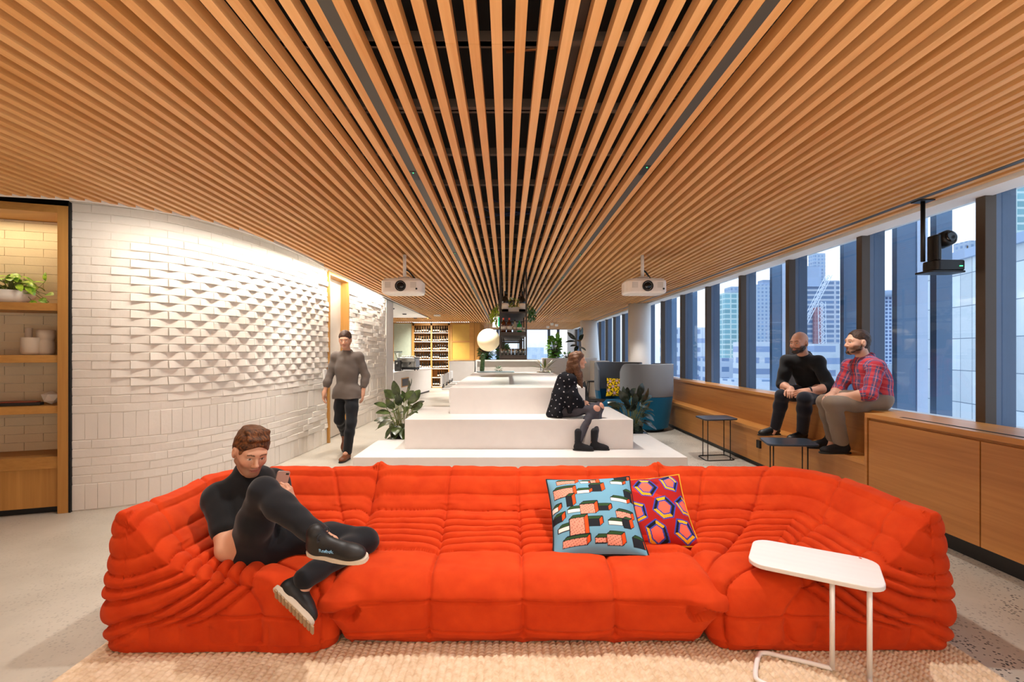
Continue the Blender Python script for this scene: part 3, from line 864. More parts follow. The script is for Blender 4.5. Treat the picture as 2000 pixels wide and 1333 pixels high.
def module(lab, x0, x1, y0, y1, kind, seed, floor_in=.03, tip=0.0, seat_dip=()):
    """kind: 'mid' (back along y1), 'left' / 'right' (back plus an arm at x0 / x1)"""
    NT, NR, NS = 640, 150, 70
    cx, cy = (x0 + x1) / 2, (y0 + y1) / 2
    rc = .10
    out = np.array(rrect(x1 - x0, y1 - y0, rc, 10, cx, cy))
    # one wide corner where back and arm meet
    if kind != 'mid':
        R = .42; pts = []
        cs = {'left': (x0, y1), 'right': (x1, y1)}[kind]
        for sx, sy, a0 in ((1, 1, 0), (-1, 1, PI / 2), (-1, -1, PI), (1, -1, 1.5 * PI)):
            big = (sx < 0) == (kind == 'left') and sy > 0
            r = R if big else rc
            for k in range(11):
                a = a0 + PI / 2 * k / 10
                pts.append((cx + sx * ((x1 - x0) / 2 - r) + r * math.cos(a), cy + sy * ((y1 - y0) / 2 - r) + r * math.sin(a)))
        out = np.array(pts)
    seg = np.roll(out, -1, 0) - out; ln = np.hypot(seg[:, 0], seg[:, 1]); cum = np.concatenate([[0], np.cumsum(ln)])
    q = np.linspace(0, cum[-1], NT, endpoint=False)
    oc = np.vstack([out, out[:1]])
    BX = np.interp(q, cum, oc[:, 0]); BY = np.interp(q, cum, oc[:, 1])
    tx = np.roll(BX, -1) - np.roll(BX, 1); ty = np.roll(BY, -1) - np.roll(BY, 1); l = np.hypot(tx, ty); NX, NY = ty / l, -tx / l
    def edist(x, y):
        eb = y1 - y
        if kind == 'mid': return eb
        ea = x - x0 if kind == 'left' else x1 - x
        R = .42; dx = np.maximum(R - ea, 0); dy = np.maximum(R - eb, 0)
        return np.where((dx > 0) & (dy > 0), R - np.hypot(dx, dy), np.minimum(ea, eb))
    def height(x, y, e):
        z = np.interp(e, PE, PZ) + .012 * noise2(x, y, 5, seed) * np.clip((e - .3) / .3, 0, 1)
        z += .010 * noise2(x, y, 9, seed + 1)
        for (sx, sy, sr, sd) in seat_dip: z = z - sd * np.exp(-((x - sx) ** 2 + (y - sy) ** 2) / sr ** 2)
        return z
    # top sheet: rings shrink towards the centre
    rr = np.linspace(0, 1, NR) ** .85
    TX = cx + (BX[:, None] - cx) * rr[None]; TY = cy + (BY[:, None] - cy) * rr[None]
    E = edist(TX, TY); H = height(TX, TY, E)
    qd = np.minimum(np.minimum(TX - x0, x1 - TX), np.minimum(TY - y0, y1 - TY))
    if kind != 'mid': qd = np.minimum(qd, np.where(E < .42, np.maximum(E, 0), qd)); 
    qd = np.clip(qd, 0, None)
    isb = E < .12
    ro = np.where(isb, .0, .075)
    drop = np.where(ro > 0, .038 * np.clip(1 - qd / np.maximum(ro, 1e-6), 0, 1) ** 2, 0)
    TZ = H - drop
    for xe in ([x0, x1] if kind == 'mid' else [x1 if kind == 'left' else x0]):
        TZ = TZ + .035 * np.exp(-((TX - xe) / .035) ** 2) * np.clip(1 - np.abs(E - .09) / .09, 0, 1)
    # sides: from the rim down to the floor
    vv = np.linspace(0, 1, NS + 1)[1:]
    rimz = TZ[:, -1]; eb = E[:, -1]
    tall = rimz > .5
    SZ = rimz[:, None] * (1 - vv[None]) + .018 * vv[None]
    zs = .255 if kind == 'mid' else .20
    bul = np.where(SZ > zs, np.clip((rimz[:, None] - SZ) / np.maximum(rimz[:, None] - zs, .01), 0, 1), 1)
    o_up = .032 * np.sin(bul * PI / 2)
    lowv = np.clip((zs - SZ) / zs, 0, 1)
    o_dn = -(floor_in + .04) * (1 - np.sqrt(np.clip(1 - lowv ** 2, 0, 1))) if kind == 'mid' else -(floor_in + .03) * (1 - np.sqrt(np.clip(1 - lowv ** 3, 0, 1)))
    off = o_up + o_dn
    if kind == 'mid': off = off - (.13 * np.abs(NX)[:, None] ** 2 * lowv ** 1.3)
    # pointed tips at the two front corners of the long seat
    if tip:
        for sx in (x0, x1):
            w_ = np.exp(-(((BX - sx) ** 2 + (BY - y0) ** 2) / .12 ** 2))[:, None] * np.exp(-(np.abs(SZ - zs) / .07) ** 1.4)
            off = off + tip * w_ * np.where(SZ > zs, np.clip((rimz[:, None] - SZ) / np.maximum(rimz[:, None] - zs, .01), 0, 1) ** .8, 1)
    SX = BX[:, None] + NX[:, None] * off; SY = BY[:, None] + NY[:, None] * off
    # pleat phase on the sides
    ES = np.repeat(eb[:, None], NS, 1)
    back_side = eb < .10
    zt_ = np.array([-.1, .08, .19, .26, .33, .41, .50, .60, .70, .9]); et_ = np.array([.58, .52, .49, .455, .39, .325, .25, .165, .03, -.1])
    ES = np.where(back_side[:, None], np.interp(SZ + .03 * noise2(SX, SY, 5, seed + 3), zt_, et_), ES)
    if kind != 'mid':
        sg = 1 if kind == 'left' else -1; xa = x0 if kind == 'left' else x1
        LX = sg * (SX - xa)                                  # distance in from the outer face of the arm
        le = [.03, .165, .25, .325, .39, .455, .52, .585, .65, .725, .80]
        far = [(-.06, .70), (-.06, .60), (-.06, .50), (-.06, .41), (-.06, .33), (-.06, .26), (.10, .17), (.22, .16), (.33, .16), (.45, .16), (.58, .15)]
        sd = []
        for e_i, (fx, fz) in zip(le, far):
            ax_, az_ = e_i, float(np.interp(e_i, PE, PZ)) - (.038 if e_i > .12 else 0)
            dx, dz = ax_ - fx, az_ - fz; l_ = math.hypot(dx, dz)
            sag = .03 * np.sin(np.clip((LX - fx) / max(dx, .01), 0, 1) * PI)
            sd.append(((SZ + sag - fz) * dx - (LX - fx) * dz) / l_)        # above the line is positive
        sd = np.array(sd); le = np.array(le)
        ef = np.full(SX.shape, .9)
        for i in range(len(le) - 2, -1, -1):
            m = (sd[i] < 0) & (sd[i + 1] >= 0)
            ef = np.where(m, le[i] + (le[i + 1] - le[i]) * (-sd[i]) / np.maximum(-sd[i] + sd[i + 1], 1e-6), ef)
        ef = np.where(sd[0] >= 0, .03 - sd[0], ef)
        front = np.clip((-NY - .2) / .4, 0, 1)[:, None] * np.ones_like(SX)
        front = np.where((eb[:, None] > .8) & (front > 0), 0, front)
        ES = ES * (1 - front) + ef * front
        fade = np.ones_like(SX)
    else:
        fade = np.ones_like(SX)
    X = np.concatenate([TX, SX], 1); Y = np.concatenate([TY, SY], 1); Z = np.concatenate([TZ, SZ], 1)
    EP = np.concatenate([E, ES], 1)
    FD = np.concatenate([np.ones_like(TX), fade], 1)
    # normals
    def d(a, ax):
        if ax == 0: return np.roll(a, -1, 0) - np.roll(a, 1, 0)
        return np.gradient(a, axis=1)
    ux, uy, uz = d(X, 0), d(Y, 0), d(Z, 0); wx, wy, wz = d(X, 1), d(Y, 1), d(Z, 1)
    nx_, ny_, nz_ = uy * wz - uz * wy, uz * wx - ux * wz, ux * wy - uy * wx
    ll = np.sqrt(nx_ ** 2 + ny_ ** 2 + nz_ ** 2) + 1e-12; nx_, ny_, nz_ = nx_ / ll, ny_ / ll, nz_ / ll
    s_ = np.where((nz_ * 1.0 + nx_ * (X - cx) + ny_ * (Y - cy)) < 0, -1, 1); nx_, ny_, nz_ = nx_ * s_, ny_ * s_, nz_ * s_
    # puffs between seams, with wandering seams
    wob = .014 * noise2(X, Y + Z, 8, seed + 5) + .006 * noise2(X, Y + .7 * Z, 30, seed + 6)
    e_ = EP + wob * np.clip((EP - .25) / .1, .35, 1) * (EP < .72)
    ci = np.clip(np.searchsorted(SEAMS, e_) - 1, 0, len(SEAMS) - 2)
    u = np.clip((e_ - SEAMS[ci]) / (SEAMS[ci + 1] - SEAMS[ci]), 0, 1)
    puff = SAMP[ci] * (np.sqrt(np.clip(1 - np.abs(2 * u - 1) ** 2.2, 0, 1)) - .6)
    puff = np.where(e_ > .725, .02 * (np.clip((e_ - .725) / .05, 0, 1) ** .5 - .55), puff)
    puff = puff * FD
    # seams across
    if kind == 'mid': G = X; gs = np.linspace(x0 + .02, x1 - .02, 5)[1:-1]; gs = np.concatenate([[x0 - .3], gs, [x1 + .3]])
    else:
        ax_, ay_ = (x1 + .35, y0 - .25) if kind == 'left' else (x0 - .35, y0 - .25)
        an = np.arctan2(Y - ay_, (ax_ - X) if kind == 'left' else (X - ax_)); G = np.where(Y > y0 + .03, an * 1.15, an * 1.15)
        gs = np.array([-1.0, .36, .66, .95, 1.22, 1.5, 3.0])
    G = G + .012 * noise2(X * .3, Y + Z, 12, seed + 9)
    gi = np.clip(np.searchsorted(gs, G) - 1, 0, len(gs) - 2)
    gm = np.minimum(G - gs[gi], gs[gi + 1] - G)
    gu = np.clip((G - gs[gi]) / (gs[gi + 1] - gs[gi]), 0, 1)
    pil = .028 * (np.sqrt(np.clip(1 - (2 * gu - 1) ** 2, 0, 1)) - .6) * np.clip((EP - .4) / .2, 0, 1) * np.clip((1.3 - EP) / .2, .3, 1)
    cross = pil - .012 * np.exp(-(gm / .009) ** 2) - .010 * np.exp(-(gm / .035) ** 2) * ((e_ > .3) & (e_ < .74))
    # front seam lines on the face
    zf = np.concatenate([np.full_like(TX, 9.0), SZ], 1)
    low = np.concatenate([np.zeros_like(TX), np.clip((eb[:, None] - .1) / .1, 0, 1) * np.ones_like(SX)], 1)
    fs = -.013 * np.exp(-((zf - zs) / .007) ** 2) - .009 * np.exp(-((zf - .10) / .007) ** 2) * (1 if kind == 'mid' else 0)
    # below the seam of a corner unit the cover gathers in upright folds
    if kind != 'mid':
        fold = np.abs(np.sin((X + Y) * PI / .15 + .5 * noise2(X, Y, 6, seed + 12))) ** .5
        k_ = np.clip((zs - .02 - zf) / .04, 0, 1) * low
        puff = puff * (1 - k_) + k_ * (.02 * fold - .012)
    wr = .0035 * noise2(X, Y + Z * .5, 34, seed + 20) + .002 * noise2(X + Z, Y, 75, seed + 21)
    cross = np.where(zf < .06, cross * .3, cross)
    puff = puff * np.clip(zf / .13, .15, 1)
    D = puff + cross + fs * low + wr
    X, Y, Z = X + nx_ * D, Y + ny_ * D, np.maximum(Z + nz_ * D, .016)
    V = np.stack([X, Y, Z], -1)                      # NT x NV
    NV = V.shape[1]
    ctr = V[:, 0].mean(0)
    V[:, 0] = ctr
    V = V.reshape(-1, 3)
    ii, jj = np.meshgrid(np.arange(NT), np.arange(NV - 1), indexing='ij')
    i2 = (ii + 1) % NT
    Fq = np.stack([ii * NV + jj, i2 * NV + jj, i2 * NV + jj + 1, ii * NV + jj + 1], -1).reshape(-1, 4)
    ef = EP[:, :-1].reshape(-1)
    t = thing('modular_sofa', lab, 'sofa', (cx, cy, .012), 0, 'modules of the orange sofa')
    for nm, m in (('backrest', ef < .325), ('seat', ef >= .325)):
        q = Fq[m]; used, inv = np.unique(q.ravel(), return_inverse=True)
        o = np_obj(nm, V[used], inv.reshape(-1, 4), M_sofa, t); loc(o, t)
    return t
module('long orange quilted sofa unit without arms, in the middle of the row', -.875, 1.04, 2.44, 3.45, 'mid', 3, .06, .10)
module('orange quilted corner sofa unit the man with the phone sits in', -2.0, -.885, 2.40, 3.45, 'left', 21, .0, 0, [(-1.42, 2.75, .2, .03)])
module('orange quilted corner sofa unit under the white side table', 1.05, 2.22, 2.40, 3.45, 'right', 40)

# ================================================================== cushions
def paint_poly(C, U, W, poly, col):
    """fill a polygon of the printed cloth"""
    ins = np.zeros(U.shape, bool); n = len(poly)
    for i in range(n):
        x1, y1 = poly[i]; x2, y2 = poly[(i + 1) % n]
        c = (y1 > W) != (y2 > W)
        xi = (x2 - x1) * (W - y1) / ((y2 - y1) if y2 != y1 else 1e-9) + x1
        ins ^= c & (U < xi)
    C[ins] = lin(col); return ins
def paint_line(C, U, W, poly, wd, col):
    n = len(poly)
    for i in range(n):
        a = np.array(poly[i]); b = np.array(poly[(i + 1) % n]); ba = b - a; L2 = max(ba @ ba, 1e-9)
        t = np.clip(((U - a[0]) * ba[0] + (W - a[1]) * ba[1]) / L2, 0, 1)
        C[np.hypot(U - a[0] - ba[0] * t, W - a[1] - ba[1] * t) < wd] = lin(col)
def block(C, U, W, x, y, w, h, front, top='31502f', side='e0521f', dx=.045, dy=.035):
    paint_poly(C, U, W, [(x, y + h), (x + w, y + h), (x + w + dx, y + h + dy), (x + dx, y + h + dy)], top)
    paint_poly(C, U, W, [(x + w, y), (x + w, y + h), (x + w + dx, y + h + dy), (x + w + dx, y + dy)], side)
    i = paint_poly(C, U, W, [(x, y), (x + w, y), (x + w, y + h), (x, y + h)], front)
    if front == 'e59a84':
        d = i & ((((U * 90).astype(int) + (W * 75).astype(int) * 3) % 5 == 0) & (np.sin(W * 520) > 0))
        C[d] = lin('7a3a30')
    for p in ([(x, y + h), (x + w, y + h), (x + w + dx, y + h + dy), (x + dx, y + h + dy)], [(x + w, y), (x + w, y + h), (x + w + dx, y + h + dy), (x + w + dx, y + dy)], [(x, y), (x + w, y), (x + w, y + h), (x, y + h)]):
        paint_line(C, U, W, p, .0035, '1c1c20')
def print_blocks(U, W):
    C = np.zeros(U.shape + (3,)); C[:] = lin('6fa3bd')
    B = [(.10, .86, .22, .07, 'e59a84'), (.38, .85, .10, .05, 'e8e6df'), (.50, .83, .07, .10, 'e59a84'), (.74, .83, .15, .05, 'e8e6df'), (.80, .92, .16, .07, '23262c'),
         (.04, .66, .23, .13, 'e59a84'), (.17, .52, .07, .14, '23262c'), (.30, .68, .16, .05, 'e8e6df'), (.47, .70, .14, .12, '23262c'), (.88, .60, .10, .14, '23262c'),
         (.70, .56, .20, .05, 'e8e6df'), (.0, .50, .07, .06, 'e8e6df'), (.17, .43, .15, .05, 'e8e6df'), (.32, .40, .17, .13, 'e59a84'), (.50, .43, .15, .06, '23262c'),
         (.73, .35, .18, .08, 'e59a84'), (.0, .36, .10, .08, '23262c'), (.05, .24, .14, .05, 'e8e6df'), (.18, .14, .17, .22, 'e59a84'), (.36, .25, .16, .08, '23262c'),
         (.62, .26, .16, .05, 'e8e6df'), (.79, .24, .08, .10, '23262c'), (.10, .07, .26, .07, 'e59a84'), (.45, .08, .12, .05, 'e59a84'), (.58, .06, .16, .10, 'e59a84'), (.86, .06, .12, .09, '23262c')]
    for b in sorted(B, key=lambda q: -q[1]): block(C, U, W, *b)
    return C
def print_hex(U, W):
    C = np.zeros(U.shape + (3,)); C[:] = lin('a81f1c')
    r = random.Random(5)
    for i in range(9):
        x = r.uniform(-.2, 1.1); y = r.uniform(-.1, 1.1); a = r.uniform(0, PI)
        p = [(x, y), (x + .5 * math.cos(a), y + .5 * math.sin(a)), (x + .5 * math.cos(a) + .07, y + .5 * math.sin(a) + .05), (x + .07, y + .05)]
        paint_poly(C, U, W, p, r.choice(['d8321f', 'e8432a', '8c1718']))
    for cx, cy, s, a0 in ((.12, .74, .13, .3), (.48, .78, .14, .9), (.83, .84, .13, .1), (.30, .42, .13, .6), (.66, .45, .14, 1.2), (.96, .50, .12, .4), (.12, .16, .12, .2), (.50, .12, .14, .5), (.86, .16, .13, .9), (.22, 1.02, .1, 0), (.62, 1.06, .1, .5)):
        s *= 1.22; n = 5 if s < .163 else 6
        o = [(cx + s * math.cos(a0 + 2 * PI * k / n) * (.85 + .2 * ((k * 7) % 3 - 1) * .5), cy + s * math.sin(a0 + 2 * PI * k / n)) for k in range(n)]
        inn = [(cx + (x - cx) * .62, cy + (y - cy) * .62) for x, y in o]
        for k in range(n):
            paint_poly(C, U, W, [o[k], o[(k + 1) % n], inn[(k + 1) % n], inn[k]], ['f0b01c', '1a1b22', 'f0b01c', 'e6a51a', '1a1b22', '23242c'][k % 6])
        paint_poly(C, U, W, inn, 'f06a55')
        paint_line(C, U, W, inn, .009, '3b4ba8'); paint_line(C, U, W, o, .008, '3b4ba8')
    return C
def print_flower(U, W):
    C = np.zeros(U.shape + (3,)); C[:] = lin('e6c11a')
    pts = [(.2, .8), (.55, .85), (.88, .78), (.36, .5), (.66, .58), (.8, .32), (.12, .3), (.45, .15), (.95, .05), (.02, .6)]
    for i, (a, b) in enumerate(pts):
        for k in range(6):
            an = k * PI / 3 + i
            paint_line(C, U, W, [(a, b), (a + .2 * math.cos(an), b + .2 * math.sin(an))], .02, '20180f')
    for a, b in pts:
        C[np.hypot(U - a, W - b) < .085] = lin('b98a90'); C[np.hypot(U - a, W - b) < .03] = lin('e8d9d0')
    return C
M_print = attr_mat('printed_cotton', .8, .0005, 600, .15)
M_pipe_b = fabric('black_piping', '18181b'); M_pipe_y = fabric('yellow_piping', 'e6a81e')
def cushion(lab, group, c, right, up, size, thick, fn, pipe, n=170, face=None):
    right = Vector(right).normalized(); up = Vector(up); up = (up - right * up.dot(right)).normalized(); nn = right.cross(up)
    a = np.linspace(-1, 1, n); U, W = np.meshgrid(a, a, indexing='ij')
    edge = (1 - np.abs(U) ** 2.6) * (1 - np.abs(W) ** 2.6)
    T = thick * np.clip(edge, 0, 1) ** .62
    pin = 1 - .07 * (1 - np.abs(W) ** 2) ; pin2 = 1 - .07 * (1 - np.abs(U) ** 2)
    PX, PY = U * size / 2 * pin, W * size / 2 * pin2
    wr = .004 * noise2(PX, PY, 38, 3) * np.clip(edge, 0, 1)
    col = fn((U + 1) / 2, (W + 1) / 2)
    V = []; Cc = []
    for s in (1, -1):
        Q = np.array(c)[None, None] + PX[..., None] * np.array(right) + PY[..., None] * np.array(up) + (s * (T + wr))[..., None] * np.array(nn)
        V.append(Q.reshape(-1, 3)); Cc.append(col.reshape(-1, 3))
    ii, jj = np.meshgrid(np.arange(n - 1), np.arange(n - 1), indexing='ij'); q = (ii * n + jj).ravel()
    F1 = np.stack([q, q + n, q + n + 1, q + 1], 1); F2 = F1[:, ::-1] + n * n
    t = thing('cushion', lab, 'cushion', c, 0, group)
    loc(np_obj('cover', np.vstack(V), np.vstack([F1, F2]), M_print, t, np.vstack(Cc)), t)
    rim = [Vector(c) + right * x * size / 2 * (1 - .07 * (1 - y * y)) + up * y * size / 2 * (1 - .07 * (1 - x * x)) for x, y in
           [(k / 12, -1) for k in range(-12, 12)] + [(1, k / 12) for k in range(-12, 12)] + [(-k / 12, 1) for k in range(-12, 12)] + [(-1, -k / 12) for k in range(-12, 12)]]
    loc(MB().tube(rim, .006, 6, closed=True).build('piping', pipe, t, smooth=True), t)
    return t
def quad_cushion(lab, group, tl, tr, br, bl, thick, fn, pipe):
    c = (tl + tr + br + bl) / 4; right = (tr + br - tl - bl) / 2; up = (tl + tr - bl - br) / 2
    return cushion(lab, group, c, right, up, (right.length + up.length) / 2, thick, fn, pipe)
g = 'printed cushions on the sofa'
quad_cushion('square cushion with red hexagon print leaning behind the blue one', g, P(1196, 930, 3.17), P(1318, 922, 3.13), P(1358, 1078, 2.78), P(1212, 1090, 2.80), .10, print_hex, M_pipe_y)
quad_cushion('square light blue cushion printed with boxes on the orange sofa', g, P(1075, 937, 3.09), P(1231, 927, 3.07), P(1258, 1094, 2.66), P(1078, 1095, 2.66), .105, print_blocks, M_pipe_b)
# ================================================================== people
def unit(v): v = np.array(v, float); return v / np.linalg.norm(v)
def basis(fwd, up=(0, 0, 1)):
    f = unit(fwd); l = unit(np.cross(up, f)); u = np.cross(f, l)
    return np.stack([l, f, u], 1)                    # columns: left, forward, up
def head_parts(S, c, R, s=1.0, fem=False):
    c = np.array(c, float)
    def L(p): return c + R @ (np.array(p, float) * s)
    def e(p, r, k=.02, sub=False, rot=None): S.ell(L(p), np.array(r) * s, R if rot is None else R @ rot, k * s, sub)
    def cn(a, b, ra, rb, k=.02, sub=False): S.cone(L(a), L(b), ra * s, rb * s, k * s, sub)
    e((0, -.014, .038), (.076, .096, .086))
    e((0, .018, .0), (.07, .074, .07), .03)
    e((0, .034, -.05), (.054, .056, .07), .03)
    e((0, .074, -.098), (.02 if fem else .025, .018, .018), .03)
    for q in (1, -1):
        cn((q * .056, .0, -.055), (q * .018, .07, -.1), .018, .014, .03)
        e((q * .041, .064, -.03), (.02, .02, .02), .03)
        e((q * .081, -.010, -.010), (.011, .020, .034), .008)
        e((q * .090, .0, -.008), (.006, .010, .018), .004, True)
        e((q * .031, .099, -.002), (.017, .013, .0105), .012, True)
        e((q * .031, .0765, -.003), (.0135, .0125, .0125), .002)
        cn((q * .018, .0885, .0065), (q * .043, .079, .0055), .0035, .003, .004)
        e((q * .011, .1, -.04), (.009, .011, .008), .008)
    cn((-.042, .078, .022), (.042, .078, .022), .012, .012, .02)
    e((0, .082, .018), (.02, .012, .012), .02)
    cn((0, .09, .004), (0, .113, -.034), .008, .0115, .012)
    e((0, .086, -.0655), (.023, .012, .0065), .008)
    e((0, .085, -.0775), (.019, .012, .0075), .008)
    S.cone(L((-.017, .1015, -.0712)), L((.017, .1015, -.0712)), .0028 * s, .0028 * s, .003, True)
def hand_parts(S, w, d, n, side, curl=.6, s=1.0, spread=1.0):
    """w wrist, d along the palm, n out of the palm face; side +1: thumb on n x d"""
    w = np.array(w, float); d = unit(d); n = np.array(n, float); n = unit(n - d * (n @ d)); t = np.cross(n, d) * side
    Rm = np.stack([t, d, n], 1)
    S.cone(w, w + d * .03 * s, .027 * s, .028 * s, .03)
    S.ell(w + d * .052 * s, np.array((.041, .05, .0165)) * s, Rm, .02)
    def rot(v, ang): return v * math.cos(ang) + n * math.sin(ang)
    for off, ln, bk in ((.029, .071, 0), (.0095, .079, .003), (-.0105, .074, .001), (-.03, .058, -.006)):
        p = w + (d * (.088 + bk) + t * off) * s; dd = unit(d + t * off * 2.2 * spread)
        a = curl * .75; pts = [p]; rs = [.0098 * s]
        for f_, k in ((.46, .55), (.30, 1.0), (.24, .8)):
            q = dd * math.cos(a) + n * math.sin(a); pts.append(pts[-1] + q * ln * f_ * s); a += curl * k
            rs.append(rs[-1] - .0009 * s)
        S.cone(w + (d * .05 + t * off * .8) * s, p, .011 * s, .0105 * s, .01)
        S.chain(pts, rs, .004)
    b0 = w + (d * .022 + t * .026) * s; b1 = b0 + (d * .03 + t * .026 + n * .012) * s; b2 = b1 + (d * .03 + t * .008 + n * .018 * (curl + .3)) * s; b3 = b2 + (d * .024 - t * .004 + n * .016 * curl) * s
    S.chain([b0, b1, b2, b3], [.014 * s, .0115 * s, .010 * s, .008 * s], .008)
def n3(seed, sc, amp, m=7):
    r = np.random.RandomState(seed); K = [(unit(r.normal(size=3)) * sc * r.uniform(.6, 1.5), r.uniform(0, 6.28)) for _ in range(m)]
    return lambda x, y, z: amp * sum(np.sin(k[0] * x + k[1] * y + k[2] * z + p) for k, p in K) / math.sqrt(m)
def shoe(parent, heel, toe, up, mats, s=1.0, boot=0, sole=.02, h=.004, color=None, label=None):
    heel = np.array(heel, float); toe = np.array(toe, float); d = unit(toe - heel); u = np.array(up, float); u = unit(u - d * (u @ d)); L = np.linalg.norm(toe - heel)
    sd = np.cross(d, u); R = np.stack([sd, d, u], 1)
    S = Soft()
    S.ell(heel + d * .055 + u * .042, (.036 * s, .052, .042), R)
    S.ell(heel + d * L * .55 + u * .036, (.041 * s, L * .36, .036), R, .04)
    S.ell(heel + d * (L - .068) + u * .030, (.044 * s, .066, .030), R, .03)
    S.cone(heel + d * .055 + u * .06, heel + d * .062 + u * (.112 + boot), .038 * s, .042 * s + .008 * (boot > 0), .03)
    S.cone(heel + d * .10 + u * .075, heel + d * .17 + u * .052, .030 * s, .022 * s, .03)
    S.cut(heel + u * .008, -u)
    V, Fq = S.mesh(h)
    o = np_obj('shoe', V, Fq, mats[0], parent, relax=1); loc(o, parent)
    if label: o['label'] = label
    m = MB(); out = []
    for k in range(28):
        a = 2 * PI * k / 28; x = math.sin(a); y = math.cos(a)
        w_ = .047 * s * (1 - .16 * math.exp(-((y * .5 + .5 - .38) / .2) ** 2)) * (.86 + .14 * (y > 0))
        out.append((np.sign(x) * abs(x) ** .7 * w_, L / 2 + np.sign(y) * abs(y) ** .8 * (L / 2 + .006)))
    Mx = frame_mat(heel, sd, d, u)
    m.prism(out, -sole * .25, sole * .75, Mx)
    q = m.build('sole', mats[1], o, bevel=.004)
    return o, R, heel, L
SKIN = dict(base='c99a7c', lip='b06a5c', brow='4a3222', red='c4836a')
def face_colors(V, c, R, base, brow, beard=None, s=1.0, lip='a8665a', bald=False, mask=None, eye=(.13, .08, .05), jaw=-.05, strength=.7):
    q = (V - np.array(c)) @ R / s; x, y, z = q.T; ax = np.abs(x)
    C = np.empty((len(V), 3)); C[:] = lin(base)
    def mix(m, col): 
        m = np.clip(m, 0, 1)[:, None]; C[:] = C * (1 - m) + np.array(lin(col) if isinstance(col, str) else col) * m
    near = (np.hypot(np.hypot(x, y), z) < .16)
    rosy = [min(1, a * b) for a, b in zip(lin(base), (1.02, .82, .78))]
    mix(near * np.exp(-((ax - .045) / .02) ** 2 - ((z + .03) / .02) ** 2) * (y > .03) * .5, rosy)
    mix(near * np.exp(-(x / .014) ** 2 - ((z + .034) / .012) ** 2) * (y > .09) * .5, rosy)
    if beard:
        b = np.clip((-.044 - z + np.clip(ax - .048, 0, 1) * 1.0) / .014, 0, 1) * np.clip((y + .012) / .02, 0, 1) * np.clip((z + .125) / .02, 0, 1)
        b = b * (1 - np.exp(-(x / .03) ** 4 - ((z + .052) / .004) ** 4) * .3)
        b = b * (1 - np.clip(1 - np.hypot(x / .024, (z + .071) / .0125), 0, 1) * 2.5).clip(0, 1)
        mix(near * b * strength, beard)
    lp = (np.hypot(x / .022, (z + .0715) / .0105) < 1) & (y > .075) & near
    mix(lp * .8, lip)
    mix((near & (y > .08) & (np.abs(z + .0714) < .0016) & (ax < .021)) * .8, '4a2520')
    br = (ax > .012) & (ax < .05) & (np.abs(z - (.0195 + .004 * np.sin((ax - .012) * 70))) < .0042) & (y > .05) & near
    mix(br * .8, brow)
    d = np.sqrt((ax - .031) ** 2 + (y - .0765) ** 2 + (z + .003) ** 2)
    ey = near & (d < .0148) & (np.abs(z + .003) < .0062) & (y > .082)
    mix(ey * 1.0, 'd8cfc6'); mix((ey & (np.hypot(ax - .031, z + .0025) < .0058)) * 1.0, list(eye))
    mix((near & (d < .0165) & (np.abs(z - .0045) < .0018) & (y > .078)) * .7, '3a2a22')
    return C
M_skin = attr_mat('skin', .5, .0004, 300, .35, .0)
def hairmat(name, a, b_):
    m, nt, b = newmat(name)
    n = nd(nt, 'ShaderNodeTexNoise', Scale=1.0, Detail=4.0); nt.links.new(coords(nt, (40, 160, 50), (.4, .3, .6)), n.inputs['Vector'])
    nt.links.new(ramp(nt, n.outputs['Fac'], [(.35, a), (.68, b_)]), b.inputs['Base Color']); b.inputs['Roughness'].default_value = .55
    b.inputs['Specular IOR Level'].default_value = .3; bump(nt, b, n.outputs['Fac'], .006, .8); return m
M_hairb = hairmat('brown_hair', '20130b', '4a3020'); M_hairq = hairmat('auburn_hair', '2e1a0e', '7a4a26'); M_hairl = hairmat('light_brown_hair', '5a3b28', '75523a')
M_haird = plain('dark_hair', '241a14', .5, 0, .3, 60, .003, 160)
M_tee = fabric('black_cotton', '17171a', '0f0f11'); M_blackshirt = fabric('black_shirting', '141417', '0c0c0e')
M_jean = fabric('black_denim', '1c1d22', '121318'); M_denim = fabric('navy_denim', '20232f', '161822'); M_grey = fabric('grey_shirting', '6a5f58', '544b46')
M_chino = fabric('stone_chino', '8d7f70', '75685b'); M_greyjean = fabric('charcoal_denim', '3a383d', '28272b')
M_leather = plain('brown_leather', '6b3a1e', .4, 0, .15, 20); M_blk = plain('black_leather', '121214', .5, 0, .2, 20, .0006, 120)
M_suede = plain('black_suede', '17161a', .9); M_sole = plain('white_rubber', 'd8cfbf', .6, 0, .06, 40); M_soled = plain('dark_rubber', '1a1918', .7)

